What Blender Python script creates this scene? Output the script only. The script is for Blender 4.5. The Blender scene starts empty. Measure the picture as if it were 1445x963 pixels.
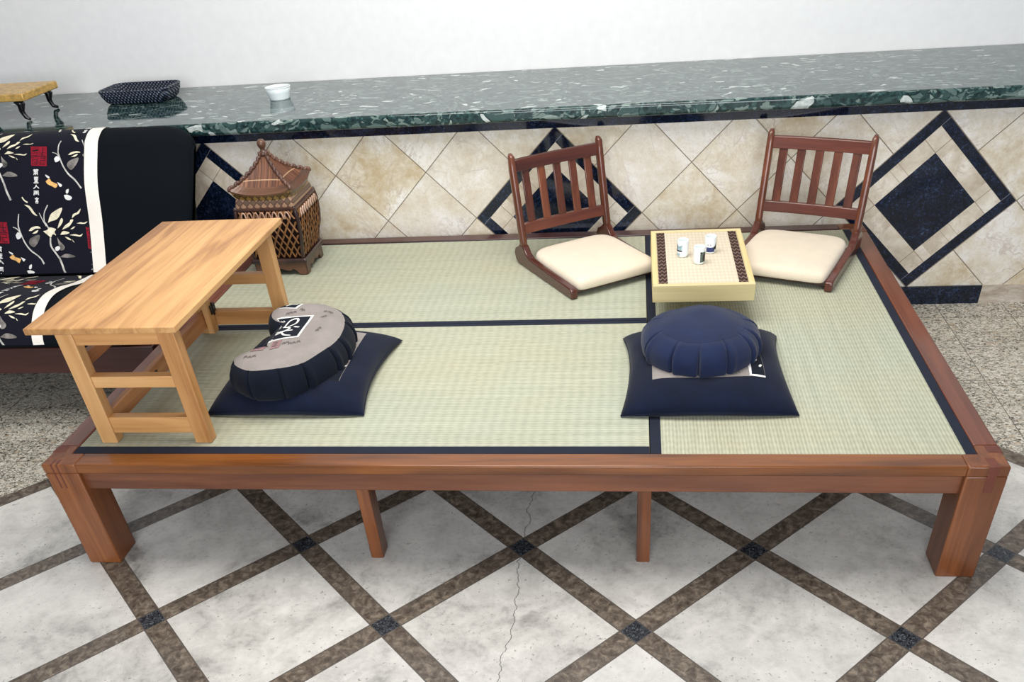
import bpy, bmesh, math, random
from mathutils import Vector, Matrix, noise
from mathutils.bvhtree import BVHTree
random.seed(7)
PI = math.pi
C = bpy.context.scene.collection
SC = bpy.context.scene

# ------------------------------------------------------------------ helpers: objects
def link(name, bm, mats, parent=None, bevel=0.0, smooth=False, seg=2, angle=35):
    me = bpy.data.meshes.new(name)
    bmesh.ops.recalc_face_normals(bm, faces=bm.faces[:])
    bm.to_mesh(me); bm.free()
    if not isinstance(mats, (list, tuple)): mats = [mats]
    for m in mats: me.materials.append(m)
    o = bpy.data.objects.new(name, me); C.objects.link(o)
    if parent is not None: o.parent = parent
    if smooth:
        for p in me.polygons: p.use_smooth = True
    if bevel > 0:
        b = o.modifiers.new('bevel', 'BEVEL'); b.width = bevel; b.segments = seg
        b.limit_method = 'ANGLE'; b.angle_limit = math.radians(angle)
        b.harden_normals = False
        for p in me.polygons: p.use_smooth = True
        try: me.set_sharp_from_angle(angle=math.radians(angle))
        except Exception: pass
    return o

def tag(o, label, cat, group=None):
    o['label'] = label; o['category'] = cat
    if group: o['group'] = group
    return o

def thing(name, label, cat, loc=(0, 0, 0), rz=0.0, group=None):
    o = bpy.data.objects.new(name, None); C.objects.link(o)
    o.empty_display_size = 0.05
    o.location = loc; o.rotation_euler = (0, 0, rz)
    return tag(o, label, cat, group)

def struct(name, bm, mats, bevel=0.0):
    o = link(name, bm, mats, None, bevel); o['kind'] = 'structure'; return o

def dup(root, loc, rz, label):
    r = root.copy(); C.objects.link(r); r.location = loc; r.rotation_euler = (0, 0, rz); r['label'] = label
    for ch in list(root.children):
        c = ch.copy(); C.objects.link(c); c.parent = r
        for g in list(ch.children):
            d = g.copy(); C.objects.link(d); d.parent = c
    return r

# ------------------------------------------------------------------ helpers: shapes
def box(bm, x0, x1, y0, y1, z0, z1, mi=0):
    v = [bm.verts.new(p) for p in ((x0,y0,z0),(x1,y0,z0),(x1,y1,z0),(x0,y1,z0),(x0,y0,z1),(x1,y0,z1),(x1,y1,z1),(x0,y1,z1))]
    for f in ((3,2,1,0),(4,5,6,7),(0,1,5,4),(1,2,6,5),(2,3,7,6),(3,0,4,7)):
        bm.faces.new([v[i] for i in f]).material_index = mi
    return v

def bxo(name, x0, x1, y0, y1, z0, z1, m, parent=None, bevel=0.002):
    bm = bmesh.new(); box(bm, x0, x1, y0, y1, z0, z1)
    return link(name, bm, m, parent, bevel)

def prism(bm, poly, axis, a0, a1, mi=0):
    """poly: 2-D outline; axis 'x' -> (y,z), 'y' -> (x,z), 'z' -> (x,y)"""
    def mk(p, a):
        return {'x': (a, p[0], p[1]), 'y': (p[0], a, p[1]), 'z': (p[0], p[1], a)}[axis]
    A = [bm.verts.new(mk(p, a0)) for p in poly]; B = [bm.verts.new(mk(p, a1)) for p in poly]
    n = len(poly)
    fs = [bm.faces.new(A), bm.faces.new(B[::-1])]
    for i in range(n): fs.append(bm.faces.new((A[i], B[i], B[(i+1) % n], A[(i+1) % n])))
    for f in fs: f.material_index = mi

def rings(bm, loops, cap0=True, cap1=True, closed=True, mi=0):
    R = [[bm.verts.new(p) for p in L] for L in loops]
    n = len(R[0])
    for a, b in zip(R, R[1:]):
        for i in range(n if closed else n-1):
            f = bm.faces.new((a[i], a[(i+1) % n], b[(i+1) % n], b[i])); f.material_index = mi
    if cap0 and closed: bm.faces.new(R[0][::-1]).material_index = mi
    if cap1 and closed: bm.faces.new(R[-1]).material_index = mi
    return R

def lathe(bm, prof, n=32, c=(0, 0, 0), mi=0):
    loops = [[(c[0]+r*math.cos(2*PI*k/n), c[1]+r*math.sin(2*PI*k/n), c[2]+z) for k in range(n)] for r, z in prof]
    rings(bm, loops, mi=mi)

def tube(bm, pts, rad, n=10, mi=0):
    pts = [Vector(p) for p in pts]; loops = []
    if not isinstance(rad, (list, tuple)): rad = [rad]*len(pts)
    up = Vector((0.31, 0.2, 0.93))
    for i, p in enumerate(pts):
        d = (pts[min(i+1, len(pts)-1)] - pts[max(i-1, 0)]).normalized()
        s = d.cross(up)
        if s.length < 1e-3: s = d.cross(Vector((1, 0, 0)))
        s.normalize(); t = s.cross(d)
        loops.append([p + rad[i]*(s*math.cos(2*PI*k/n) + t*math.sin(2*PI*k/n)) for k in range(n)])
    rings(bm, loops, mi=mi)

def blob(bm, c, r, seg=10, mat=None):
    M = Matrix.Translation(c) @ (mat if mat is not None else Matrix.Identity(4)) @ Matrix.Diagonal((r[0], r[1], r[2], 1))
    bmesh.ops.create_uvsphere(bm, u_segments=seg, v_segments=max(6, seg*2//3), radius=1, matrix=M)

def catmull(P, sub=6):
    out = []
    n = len(P)
    for i in range(n-1):
        p0, p1, p2, p3 = P[max(i-1, 0)], P[i], P[i+1], P[min(i+2, n-1)]
        for k in range(sub):
            t = k/sub
            out.append(tuple(0.5*((2*b)+(c-a)*t+(2*a-5*b+4*c-d)*t*t+(-a+3*b-3*c+d)*t**3) for a, b, c, d in zip(p0, p1, p2, p3)))
    out.append(tuple(P[-1]))
    return out

# ------------------------------------------------------------------ helpers: materials
def lin(c):
    """sRGB 0-255 -> linear"""
    r = []
    for x in c:
        x /= 255
        r.append(x/12.92 if x <= 0.04045 else ((x+0.055)/1.055)**2.4)
    return tuple(r) + (1.0,)

class V:
    def __init__(s, sh, so): s.sh = sh; s.so = so
    def _o(s, op, b=None, c=None): return s.sh.m(op, s, b, c)
    def __add__(s, b): return s._o('ADD', b)
    def __radd__(s, b): return s._o('ADD', b)
    def __sub__(s, b): return s._o('SUBTRACT', b)
    def __rsub__(s, b): return s.sh.m('SUBTRACT', b, s)
    def __mul__(s, b): return s._o('MULTIPLY', b)
    def __rmul__(s, b): return s._o('MULTIPLY', b)
    def __truediv__(s, b): return s._o('DIVIDE', b)
    def __lt__(s, b): return s._o('LESS_THAN', b)
    def __gt__(s, b): return s._o('GREATER_THAN', b)
    def abs(s): return s._o('ABSOLUTE')
    def floor(s): return s._o('FLOOR')
    def round(s): return s._o('ROUND')
    def sin(s): return s._o('SINE')
    def max(s, b): return s._o('MAXIMUM', b)
    def min(s, b): return s._o('MINIMUM', b)
    def pow(s, b): return s._o('POWER', b)
    def clamp(s): return s._o('MAXIMUM', 0.0)._o('MINIMUM', 1.0)
    def near(s): return (s - s.round()).abs()

class Sh:
    def __init__(s, name):
        s.mat = bpy.data.materials.new(name); s.mat.use_nodes = True
        s.t = s.mat.node_tree; s.t.nodes.clear()
        s.out = s.t.nodes.new('ShaderNodeOutputMaterial')
        s.b = s.t.nodes.new('ShaderNodeBsdfPrincipled')
        s.t.links.new(s.b.outputs[0], s.out.inputs[0])
        s.tc = None
    def put(s, sock, v):
        if isinstance(v, V): s.t.links.new(v.so, sock)
        else: sock.default_value = v
    def m(s, op, a, b=None, c=None):
        n = s.t.nodes.new('ShaderNodeMath'); n.operation = op
        for i, v in enumerate((a, b, c)):
            if v is not None: s.put(n.inputs[i], v)
        return V(s, n.outputs[0])
    def obj(s):
        if s.tc is None: s.tc = s.t.nodes.new('ShaderNodeTexCoord')
        return V(s, s.tc.outputs['Object'])
    def sep(s, v):
        n = s.t.nodes.new('ShaderNodeSeparateXYZ'); s.put(n.inputs[0], v); return [V(s, n.outputs[i]) for i in range(3)]
    def comb(s, x, y, z):
        n = s.t.nodes.new('ShaderNodeCombineXYZ')
        for i, v in enumerate((x, y, z)): s.put(n.inputs[i], v)
        return V(s, n.outputs[0])
    def vmul(s, v, k):
        n = s.t.nodes.new('ShaderNodeVectorMath'); n.operation = 'MULTIPLY'; s.put(n.inputs[0], v); n.inputs[1].default_value = k; return V(s, n.outputs[0])
    def vadd(s, v, k):
        n = s.t.nodes.new('ShaderNodeVectorMath'); n.operation = 'ADD'; s.put(n.inputs[0], v); s.put(n.inputs[1], k); return V(s, n.outputs[0])
    def noise(s, v, scale, detail=3, rough=0.55, dist=0.0, color=False):
        n = s.t.nodes.new('ShaderNodeTexNoise'); s.put(n.inputs['Vector'], v)
        n.inputs['Scale'].default_value = scale; n.inputs['Detail'].default_value = detail
        n.inputs['Roughness'].default_value = rough; n.inputs['Distortion'].default_value = dist
        return V(s, n.outputs['Color' if color else 'Fac'])
    def vor(s, v, scale, feature='F1', out='Distance', rnd=1.0):
        n = s.t.nodes.new('ShaderNodeTexVoronoi'); n.feature = feature; s.put(n.inputs['Vector'], v)
        n.inputs['Scale'].default_value = scale; n.inputs['Randomness'].default_value = rnd
        return V(s, n.outputs[out])
    def white(s, v):
        n = s.t.nodes.new('ShaderNodeTexWhiteNoise'); n.noise_dimensions = '3D'; s.put(n.inputs['Vector'], v)
        return V(s, n.outputs['Value']), V(s, n.outputs['Color'])
    def rnd(s):
        n = s.t.nodes.new('ShaderNodeObjectInfo'); return V(s, n.outputs['Random'])
    def ramp(s, f, stops, interp='LINEAR'):
        n = s.t.nodes.new('ShaderNodeValToRGB'); s.put(n.inputs[0], f)
        cr = n.color_ramp; cr.interpolation = interp
        while len(cr.elements) < len(stops): cr.elements.new(0.5)
        for e, (p, c) in zip(cr.elements, stops):
            e.position = p; e.color = c if len(c) == 4 else lin(c)
        return V(s, n.outputs[0])
    def mix(s, f, a, b):
        n = s.t.nodes.new('ShaderNodeMix'); n.data_type = 'RGBA'; n.clamp_factor = True
        s.put(n.inputs[0], f); s.put(n.inputs[6], a); s.put(n.inputs[7], b); return V(s, n.outputs[2])
    def bump(s, h, strength=0.3, dist=0.002):
        n = s.t.nodes.new('ShaderNodeBump'); s.put(n.inputs['Height'], h)
        n.inputs['Strength'].default_value = strength; n.inputs['Distance'].default_value = dist
        s.t.links.new(n.outputs[0], s.b.inputs['Normal'])
    def done(s, col, rough=0.5, spec=0.5, coat=0.0, coat_r=0.1, sheen=0.0, metal=0.0):
        s.put(s.b.inputs['Base Color'], col); s.put(s.b.inputs['Roughness'], rough)
        s.b.inputs['Specular IOR Level'].default_value = spec
        s.b.inputs['Coat Weight'].default_value = coat; s.b.inputs['Coat Roughness'].default_value = coat_r
        s.b.inputs['Sheen Weight'].default_value = sheen; s.b.inputs['Metallic'].default_value = metal
        return s.mat

def wood(name, dark, mid, light, axis, rough=0.35, coat=0.0, fine=1.0, var=0.25):
    """board wood whose grain runs along the given local axis"""
    s = Sh(name); o = s.obj(); r = s.rnd()
    off = s.comb(r*7.3, r*3.1, r*5.7)
    k = [9.0, 9.0, 9.0]; k['xyz'.index(axis)] = 0.7
    p = s.vmul(s.vadd(o, off), tuple(k))
    n1 = s.noise(p, 2.2, 4, 0.6, 0.6)
    k2 = [120.0, 120.0, 120.0]; k2['xyz'.index(axis)] = 3.0
    n2 = s.noise(s.vmul(s.vadd(o, off), tuple(k2)), 1.0*fine, 3, 0.6)
    f = (n1*0.75 + n2*0.25)
    f = f + (r - 0.5)*var
    col = s.ramp(f, [(0.28, dark), (0.5, mid), (0.72, light)])
    s.bump(n2, 0.06, 0.001)
    return s.done(col, rough, 0.5, coat, 0.12)

def plain(name, c, rough=0.6, spec=0.4, var=0.12, scale=60, bump=0.15, sheen=0.0, coat=0.0, metal=0.0):
    s = Sh(name); o = s.obj(); n = s.noise(o, scale, 3, 0.6)
    c1 = tuple(max(0, x*(1-var)) for x in c); c2 = tuple(min(255, x*(1+var)) for x in c)
    col = s.ramp(n, [(0.3, c1), (0.7, c2)])
    if bump: s.bump(n, bump, 0.001)
    return s.done(col, rough, spec, coat, 0.1, sheen, metal)

def cloth(name, c, weave=900, var=0.18, rough=0.9, sheen=0.15, lint=0.0):
    s = Sh(name); o = s.obj(); x, y, z = s.sep(o)
    w = (x*weave*2).sin()*(y*weave*2).sin() + (z*weave*2).sin()*0.5
    n = s.noise(o, 14, 4, 0.65)
    c1 = tuple(x*(1-var) for x in c); c2 = tuple(min(255, x*(1+var)) for x in c)
    col = s.ramp(n, [(0.3, c1), (0.7, c2)])
    if lint:
        d = s.vor(o, 28, 'F1', 'Distance')
        col = s.mix((d < lint), col, lin((150, 150, 155)))
    s.bump(w*0.2 + n, 0.18, 0.003)
    return s.done(col, rough, 0.2, 0, 0.1, sheen)

WORLD_S, SKY_P, WIN_P, EXPO = 0.33, 90.0, 245.0, 0.13

# ------------------------------------------------------------------ materials
WX = wood('platform_wood_x', (88, 48, 20), (130, 76, 32), (160, 100, 46), 'x', 0.3, 0.25)
WY = wood('platform_wood_y', (74, 36, 22), (98, 50, 32), (122, 66, 42), 'y', 0.3, 0.3)
WZ = wood('platform_wood_z', (76, 40, 20), (114, 64, 32), (146, 88, 46), 'z', 0.34, 0.2)
WAP = wood('apron_wood', (78, 42, 26), (106, 62, 40), (134, 82, 54), 'x', 0.38, 0.1)
WKEY = wood('joint_wood', (84, 40, 28), (104, 52, 36), (120, 64, 44), 'z', 0.4)
DKX = wood('desk_wood_x', (176, 124, 72), (204, 152, 94), (222, 178, 122), 'x', 0.45, 0.05)
DKZ = wood('desk_wood_z', (168, 116, 66), (198, 146, 90), (218, 172, 116), 'z', 0.45, 0.05)
DKY = wood('desk_wood_y', (158, 98, 58), (190, 130, 82), (210, 154, 100), 'y', 0.45, 0.05)
CHX = wood('chair_wood_x', (58, 27, 20), (82, 41, 29), (106, 56, 40), 'x', 0.28, 0.35)
CHZ = wood('chair_wood_z', (62, 30, 20), (92, 48, 30), (122, 68, 42), 'z', 0.28, 0.35)
CHY = wood('chair_wood_y', (54, 22, 16), (76, 34, 24), (96, 46, 32), 'y', 0.25, 0.4)
FRX = wood('sofa_frame_wood', (46, 22, 20), (66, 32, 28), (86, 44, 38), 'x', 0.35, 0.2)
PALE = wood('pale_pine', (204, 188, 138), (222, 206, 158), (234, 222, 180), 'x', 0.5)

def desk_top_mat():
    s = Sh('desk_top_boards'); x, y, z = s.sep(s.obj())
    w = 0.0955
    i = (x/w).floor()
    r, rc = s.white(s.comb(i, 0.5, 0.5))
    p = s.comb(x*11 + r*9, y*0.9 + r*3.7, z*9)
    n1 = s.noise(p, 2.0, 4, 0.6, 0.8)
    n2 = s.noise(s.comb(x*140, y*4, z*140), 1.0, 3)
    f = n1*0.8 + n2*0.2 + (r - 0.5)*0.22
    col = s.ramp(f, [(0.26, (142, 98, 58)), (0.40, (178, 130, 80)), (0.54, (202, 154, 98)), (0.74, (216, 172, 116))])
    j = (x/w).near()*w
    col = s.mix((j < 0.0007)*0.45, col, lin((150, 100, 58)))
    k = s.vor(s.comb(x*1.0, y*0.5, z), 9.0)
    col = s.mix((k < 0.045)*0.5, col, lin((150, 98, 56)))
    s.bump(n2, 0.05, 0.001)
    return s.done(col, 0.42, 0.4, 0.1, 0.15)
DTOP = desk_top_mat()

def tatami_mat(name, along):
    s = Sh(name); o = s.obj(); x, y, z = s.sep(o)
    a, b = (x, y) if along == 'x' else (y, x)      # rushes run along a, rows stack along b
    P = 0.0105
    row = (b/P); ri = row.floor()
    ridge = (b*(2*PI/P)).sin()
    rr, _ = s.white(s.comb(ri, 1.5, 0.5))
    warp = (a/0.033 + rr*0.25)
    w = (warp*2*PI).sin()
    n = s.noise(s.comb(a*30, b*260, 0.0), 1.0, 3, 0.6)
    big = s.noise(o, 1.7, 3, 0.55)
    streak = s.noise(s.comb(a*2.2, b*70, 0.3), 1.0, 3, 0.6)
    f = 0.52 + ridge*0.17 + w*0.07 + (n-0.5)*0.75 + (streak-0.5)*0.5
    c1 = s.mix(big*1.6-0.3, lin((142, 139, 114)), lin((135, 142, 124)))
    c2 = s.mix(big*1.6-0.3, lin((202, 198, 172)), lin((193, 200, 182)))
    col = s.mix(f, c1, c2)
    s.bump(ridge*0.6 + w*0.25, 0.35, 0.0015)
    return s.done(col, 0.62, 0.35)
TATX = tatami_mat('tatami_rush_x', 'x'); TATY = tatami_mat('tatami_rush_y', 'y')
BAND = cloth('navy_tatami_band', (22, 29, 46), 1400, 0.1, 0.75, 0.05)

def granite_mat(name='speckled_granite'):
    s = Sh(name)
    return s
def marble_nodes(s, p, base1, base2, base3, vein, vs=2.2):
    n = s.noise(p, 3.0, 6, 0.62, 0.9)
    n2 = s.noise(p, 9.0, 5, 0.65, 0.4)
    n3 = s.noise(p, 34, 4, 0.65)
    col = s.ramp(n*0.46 + n2*0.34 + n3*0.20, [(0.38, base1), (0.5, base2), (0.60, base3)])
    v = (s.noise(p, vs, 5, 0.6, 1.2) - 0.5).abs()
    v2 = (s.noise(p, vs*3.1, 6, 0.7, 1.6) - 0.5).abs()
    vm = ((1.0 - v*70).clamp()*0.7).max((1.0 - v2*40).clamp()*0.5)*((n2 - 0.44)*5).clamp()
    return s.mix(vm*0.7, col, lin(vein)), n3

def floor_mat():
    s = Sh('floor_marble_and_granite'); o = s.obj(); x, y, z = s.sep(o)
    L = 0.744
    A = (x + y - 0.827)/L; B = (x - y - 0.603)/L
    hw = 0.033*1.41421/L
    da, db = A.near(), B.near()
    med = (B > -2.0 - hw)*(A < 4.0 + hw)
    sa, sb = (da < hw), (db < hw)
    strip = sa.max(sb); ins = sa*sb
    ga = ((da - hw).abs()*L/1.41421 < 0.0022).max((db - hw).abs()*L/1.41421 < 0.0022)
    r, rc = s.white(s.comb(A.floor(), B.floor(), 0.5))
    p = s.vadd(o, s.vmul(rc, (9.0, 9.0, 9.0)))
    n = s.noise(p, 2.6, 6, 0.62, 0.8); n3 = s.noise(p, 55, 4, 0.7); n4 = s.noise(p, 11, 5, 0.65, 0.6)
    tile = s.ramp(n*0.5 + n4*0.35 + n3*0.15, [(0.36, (140, 138, 134)), (0.46, (188, 186, 181)), (0.56, (210, 208, 203)), (0.68, (226, 224, 218))])
    pit = (s.noise(p, 90, 2, 0.6) > 0.67)*(n4 > 0.5)
    tile = s.mix(pit*0.6, tile, lin((96, 92, 86)))
    tile = s.mix((r-0.5)*0.35, tile, lin((196, 196, 196)))
    sn = s.noise(o, 38, 5, 0.7, 0.6)
    stc = s.ramp(sn, [(0.32, (60, 52, 46)), (0.5, (98, 88, 78)), (0.68, (140, 128, 114))])
    inn = s.noise(o, 130, 3, 0.6, 1.5)
    insc = s.ramp(inn, [(0.42, (14, 16, 20)), (0.58, (60, 66, 74)), (0.7, (120, 128, 132))])
    mcol = s.mix(strip, tile, stc); mcol = s.mix(ins, mcol, insc)
    mcol = s.mix(ga*(1.0 - ins*0.5), mcol, lin((88, 82, 76)))
    crk = (x - 1.462 - (s.noise(s.comb(y, 0.3, 0.1), 9.0, 4, 0.6) - 0.5)*0.09).abs()
    cm = (crk < 0.0014)*(1.0 - strip)*(y < 0.5)
    mcol = s.mix(cm*0.75, mcol, lin((70, 66, 62)))
    # granite field
    T = 0.2985
    gx, gy = ((x - 3.235)/T), ((y - 1.5)/T)
    gr, gc = s.white(s.comb(gx.floor(), gy.floor(), 2.5))
    gp = s.vadd(s.vmul(o, (0.8, 1.25, 1.0)), s.vmul(gc, (5.0, 5.0, 5.0)))
    g1 = s.noise(gp, 80, 3, 0.6, 1.4); g2 = s.noise(gp, 7, 3, 0.6)
    gcol = s.ramp(g1 + (g2-0.5)*0.16, [(0.34, (44, 44, 40)), (0.42, (120, 116, 106)), (0.50, (182, 177, 164)), (0.62, (222, 217, 204))])
    warm = s.noise(gp, 40, 2, 0.5)
    gcol = s.mix((warm-0.58)*4.0, gcol, lin((176, 150, 120)))
    gj = (gx.near()*T < 0.0018).max(gy.near()*T < 0.0018)
    gcol = s.mix(gj*0.8, gcol, lin((70, 66, 62)))
    col = s.mix(med, gcol, mcol)
    return s.done(col, 0.22 + n3*0.12, 0.5)
FLOOR = floor_mat()

def navy_granite_nodes(s, o):
    n = s.noise(o, 95, 4, 0.7, 0.8); n2 = s.noise(o, 16, 4, 0.6, 0.5)
    return s.ramp(n*0.7 + n2*0.3, [(0.42, (8, 13, 24)), (0.54, (17, 28, 48)), (0.62, (40, 54, 82)), (0.72, (96, 106, 124))])
def navy_granite():
    s = Sh('navy_granite'); return s.done(navy_granite_nodes(s, s.obj()), 0.08, 0.5)
NAVYG = navy_granite()

def wall_mat():
    s = Sh('wall_marble_diamond_tiles'); o = s.obj(); x, y, z = s.sep(o)
    PER = 1.6255; X0 = 1.465; Z0 = 0.469
    zs = z - Z0
    t = (x - X0)/PER; xs = (t - t.round())*PER
    d = xs.abs() + zs.abs()
    rr = xs + zs; tt = xs - zs
    black = (d < 0.383)*(d > 0.320); core = (d < 0.2125); ringz = (d < 0.320)*(d > 0.2125)
    u = (x - X0)/PER - 0.5; ui = u.round(); xw = (u - ui)*PER
    G = 0.427
    U = (xw + zs)/G; W = (xw - zs)/G
    r1, c1 = s.white(s.comb(U.floor() + ui*17.0, W.floor(), 0.5))
    q1 = (rr.abs() > 0.2125)
    r2, c2 = s.white(s.comb((rr*3.2).round() + t.round()*11.0, (tt*3.2).round(), q1 + 3.0))
    p = s.vadd(o, s.vmul(c1, (7.0, 7.0, 7.0)))
    m1, n3 = marble_nodes(s, p, (190, 172, 140), (216, 208, 190), (232, 229, 223), (142, 108, 84), 1.5)
    m1 = s.mix((r1-0.40)*0.7, m1, lin((216, 213, 210)))
    spk = s.noise(p, 130, 3, 0.7); m1 = s.mix((spk-0.5)*1.1, m1, lin((150, 128, 98)))
    p2 = s.vadd(o, s.vmul(c2, (7.0, 7.0, 7.0)))
    m2, _ = marble_nodes(s, p2, (176, 162, 142), (206, 196, 178), (226, 220, 208), (150, 120, 98), 2.0)
    g1 = (U.near()*G < 0.0030).max(W.near()*G < 0.0030)
    m1 = s.mix(g1*0.8, m1, lin((92, 76, 58)))
    jr = (((tt.abs() - 0.2125).abs() < 0.0022)*(rr.abs() > 0.2125)).max(((rr.abs() - 0.2125).abs() < 0.0022)*(tt.abs() > 0.2125))
    jr = jr.max(((rr.abs() - 0.03).abs() < 0.0018)*(tt.abs() > 0.2125)*0.7)
    m2 = s.mix(jr*0.75, m2, lin((120, 98, 76)))
    nv = navy_granite_nodes(s, o)
    jb = ((tt.abs() - 0.320).abs() < 0.0018)*(rr.abs() > 0.320)
    nvb = s.mix(jb*0.8, nv, lin((120, 124, 134)))
    col = s.mix(ringz, m1, m2); col = s.mix(black, col, nvb); col = s.mix(core, col, nv)
    dark = black.max(core)
    rough = 0.26 - dark*0.17
    return s.done(col, rough, 0.5)
WALL = wall_mat()

def counter_mat():
    s = Sh('green_breccia_marble'); o = s.obj()
    w = s.noise(o, 3.0, 3, 0.5, color=True)
    p = s.vadd(s.vmul(o, (0.62, 1.35, 1.3)), s.vmul(w, (0.34, 0.34, 0.34)))
    d = s.vor(p, 32, 'F1', 'Distance'); cc = s.vor(p, 32, 'F1', 'Color')
    cx, cy, cz = s.sep(cc)
    edge = s.vor(p, 32, 'DISTANCE_TO_EDGE', 'Distance')
    n = s.noise(o, 60, 4, 0.7)
    base = s.ramp(n, [(0.34, (12, 26, 28)), (0.52, (30, 56, 56)), (0.7, (70, 100, 98))])
    cl = s.ramp(cx, [(0.0, (24, 46, 48)), (0.40, (48, 74, 72)), (0.68, (92, 112, 108)), (0.86, (140, 156, 150)), (0.95, (208, 216, 212))], 'CONSTANT')
    cl = s.mix((n-0.3)*1.3, cl, lin((58, 82, 80)))
    fine = s.vor(p, 70, 'F1', 'Color'); fx, fy, fz = s.sep(fine)
    base = s.mix((fx > 0.80)*0.7, base, lin((120, 138, 132)))
    col = s.mix((edge > 0.07)*(cy > 0.45), base, cl)
    return s.done(col, 0.06, 0.5)
COUNTER = counter_mat()
WHITEP = plain('white_plaster', (242, 242, 240), 0.85, 0.3, 0.01, 20, 0.03)
def beige_base():
    s = Sh('beige_baseboard_stone'); o = s.obj()
    c, n = marble_nodes(s, s.vmul(o, (1.0, 1.0, 3.0)), (140, 126, 108), (178, 166, 150), (206, 198, 186), (110, 92, 76), 3.0)
    return s.done(c, 0.3, 0.5)
BEIGE = beige_base()

NAVYC = cloth('navy_cotton', (9, 18, 40), 1100, 0.14, 0.92, 0.08, 0.0)
NAVYZ = cloth('navy_zafu_cotton', (27, 37, 66), 1100, 0.1, 0.95, 0.12, 0.012)
BLKC = cloth('black_zafu_cotton', (9, 17, 31), 1100, 0.14, 0.92, 0.04, 0.012)
FUT = cloth('black_futon_cotton', (4, 10, 17), 900, 0.12, 0.95, 0.0)
PRINT = cloth('black_printed_cotton', (14, 16, 30), 900, 0.12, 0.92, 0.05)
STRIPE = cloth('white_cotton_stripe', (246, 240, 230), 900, 0.02, 0.9, 0.1)
GREYP = cloth('taupe_calligraphy_cotton', (142, 135, 131), 1100, 0.05, 0.92, 0.15)
CREAM = cloth('cream_seat_cotton', (224, 211, 190), 1300, 0.02, 0.9, 0.2)
P_C = plain('print_ivory', (236, 228, 200), 0.9, 0.2, 0.08, 40, 0.05)
P_W = plain('print_white', (232, 232, 230), 0.9, 0.2, 0.05, 40, 0.05)
P_S = plain('print_stem', (196, 194, 188), 0.9, 0.2, 0.15, 30, 0.05)
P_G = plain('print_grey', (116, 112, 108), 0.9, 0.2, 0.35, 24, 0.05)
P_O = plain('print_orange', (232, 180, 112), 0.9, 0.2, 0.12, 60, 0.05)
P_R = plain('print_red', (140, 26, 44), 0.9, 0.2, 0.15, 50, 0.05)
P_K = plain('print_black', (24, 24, 34), 0.9, 0.2, 0.1, 40, 0.05)
P_P = plain('print_dusky_pink', (150, 118, 120), 0.9, 0.2, 0.12, 60, 0.05)
P_GS = plain('print_faint_grey', (104, 96, 96), 0.9, 0.2, 0.15, 60, 0.05)
METAL = plain('dark_hinge_metal', (58, 56, 54), 0.4, 0.5, 0.1, 60, 0.05, metal=0.8)
CERAM = plain('white_porcelain', (236, 244, 244), 0.15, 0.5, 0.01, 20, 0, coat=0.4)
CUPG = plain('cup_print_grey_green', (84, 100, 92), 0.3, 0.5, 0.3, 160, 0)
CUPB = plain('cup_print_blue', (44, 56, 104), 0.3, 0.5, 0.25, 160, 0)
CUPL = plain('cup_print_pale_blue', (150, 176, 184), 0.3, 0.5, 0.2, 160, 0)
CUPK = plain('cup_print_black', (20, 24, 30), 0.3, 0.5, 0.2, 160, 0)
CANE = wood('lantern_cane', (104, 66, 34), (142, 96, 52), (176, 126, 76), 'z', 0.4, 0.2)
CANEH = wood('lantern_cane_glossy', (140, 100, 84), (178, 136, 112), (206, 172, 150), 'z', 0.3, 0.3)
LDARK = wood('lantern_dark_wood', (34, 20, 20), (54, 32, 28), (78, 50, 40), 'z', 0.35, 0.25)
LBRWN = wood('lantern_brown_wood', (66, 42, 32), (96, 64, 46), (126, 88, 64), 'x', 0.4, 0.2)
LBACK = plain('lantern_dark_lining', (30, 14, 12), 0.8, 0.2, 0.2, 60, 0.1)
def slat_mat():
    s = Sh('lantern_split_bamboo'); x, y, z = s.sep(s.obj())
    i = (x/0.0042).floor(); r, _ = s.white(s.comb(i, 0.3, 0.7)); e = (x/0.0042).near()
    n = s.noise(s.comb(x*120, y*10, z*10), 1.0, 3)
    col = s.ramp(r*0.55 + n*0.45, [(0.2, (78, 46, 32)), (0.5, (118, 74, 50)), (0.8, (150, 100, 70))])
    col = s.mix((e > 0.36)*0.7, col, lin((58, 30, 22)))
    th = ((z - 0.396).abs() < 0.0016).max((z - 0.352).abs() < 0.0012)
    col = s.mix(th*0.7, col, lin((196, 160, 124)))
    s.bump((e*-1.0), 0.5, 0.002)
    return s.done(col, 0.45, 0.4, 0.1)
SLAT = slat_mat()
def lozenge_mat(name, a, b):
    s = Sh(name); x, y, z = s.sep(s.obj())
    q = ((x/0.030).near()*2.0 + ((z-0.004)/0.030).near()*2.0)
    n = s.noise(s.obj(), 50, 3)
    c1 = s.mix(n, lin(a), lin(tuple(k*0.75 for k in a))); c2 = lin(b)
    col = s.mix((q > 0.86)*(q < 1.14), c1, c2)
    col = s.mix((q > 1.14), col, s.mix(n, lin(tuple(k*0.66 for k in a)), lin(tuple(k*0.5 for k in a))))
    return s.done(col, 0.4, 0.4, 0.2)
LOZ = lozenge_mat('lantern_cane_lozenges', (178, 142, 112), (84, 54, 48))
LOZY = lozenge_mat('lantern_yellow_cane_lozenges', (158, 124, 62), (62, 38, 26))
def woven_mat():
    s = Sh('woven_table_inset'); x, y, z = s.sep(s.obj())
    a = (x*(2*PI/0.014)).sin(); b = (y*(2*PI/0.03)).sin()
    n = s.noise(s.comb(x*160, y*60, 0.0), 1.0, 3)
    col = s.mix(0.45 + a*0.12 + b*0.12 + (n-0.5)*0.6, lin((196, 182, 156)), lin((226, 216, 198)))
    s.bump(a*b, 0.2, 0.001)
    return s.done(col, 0.7, 0.3)
WOVEN = woven_mat()
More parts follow.
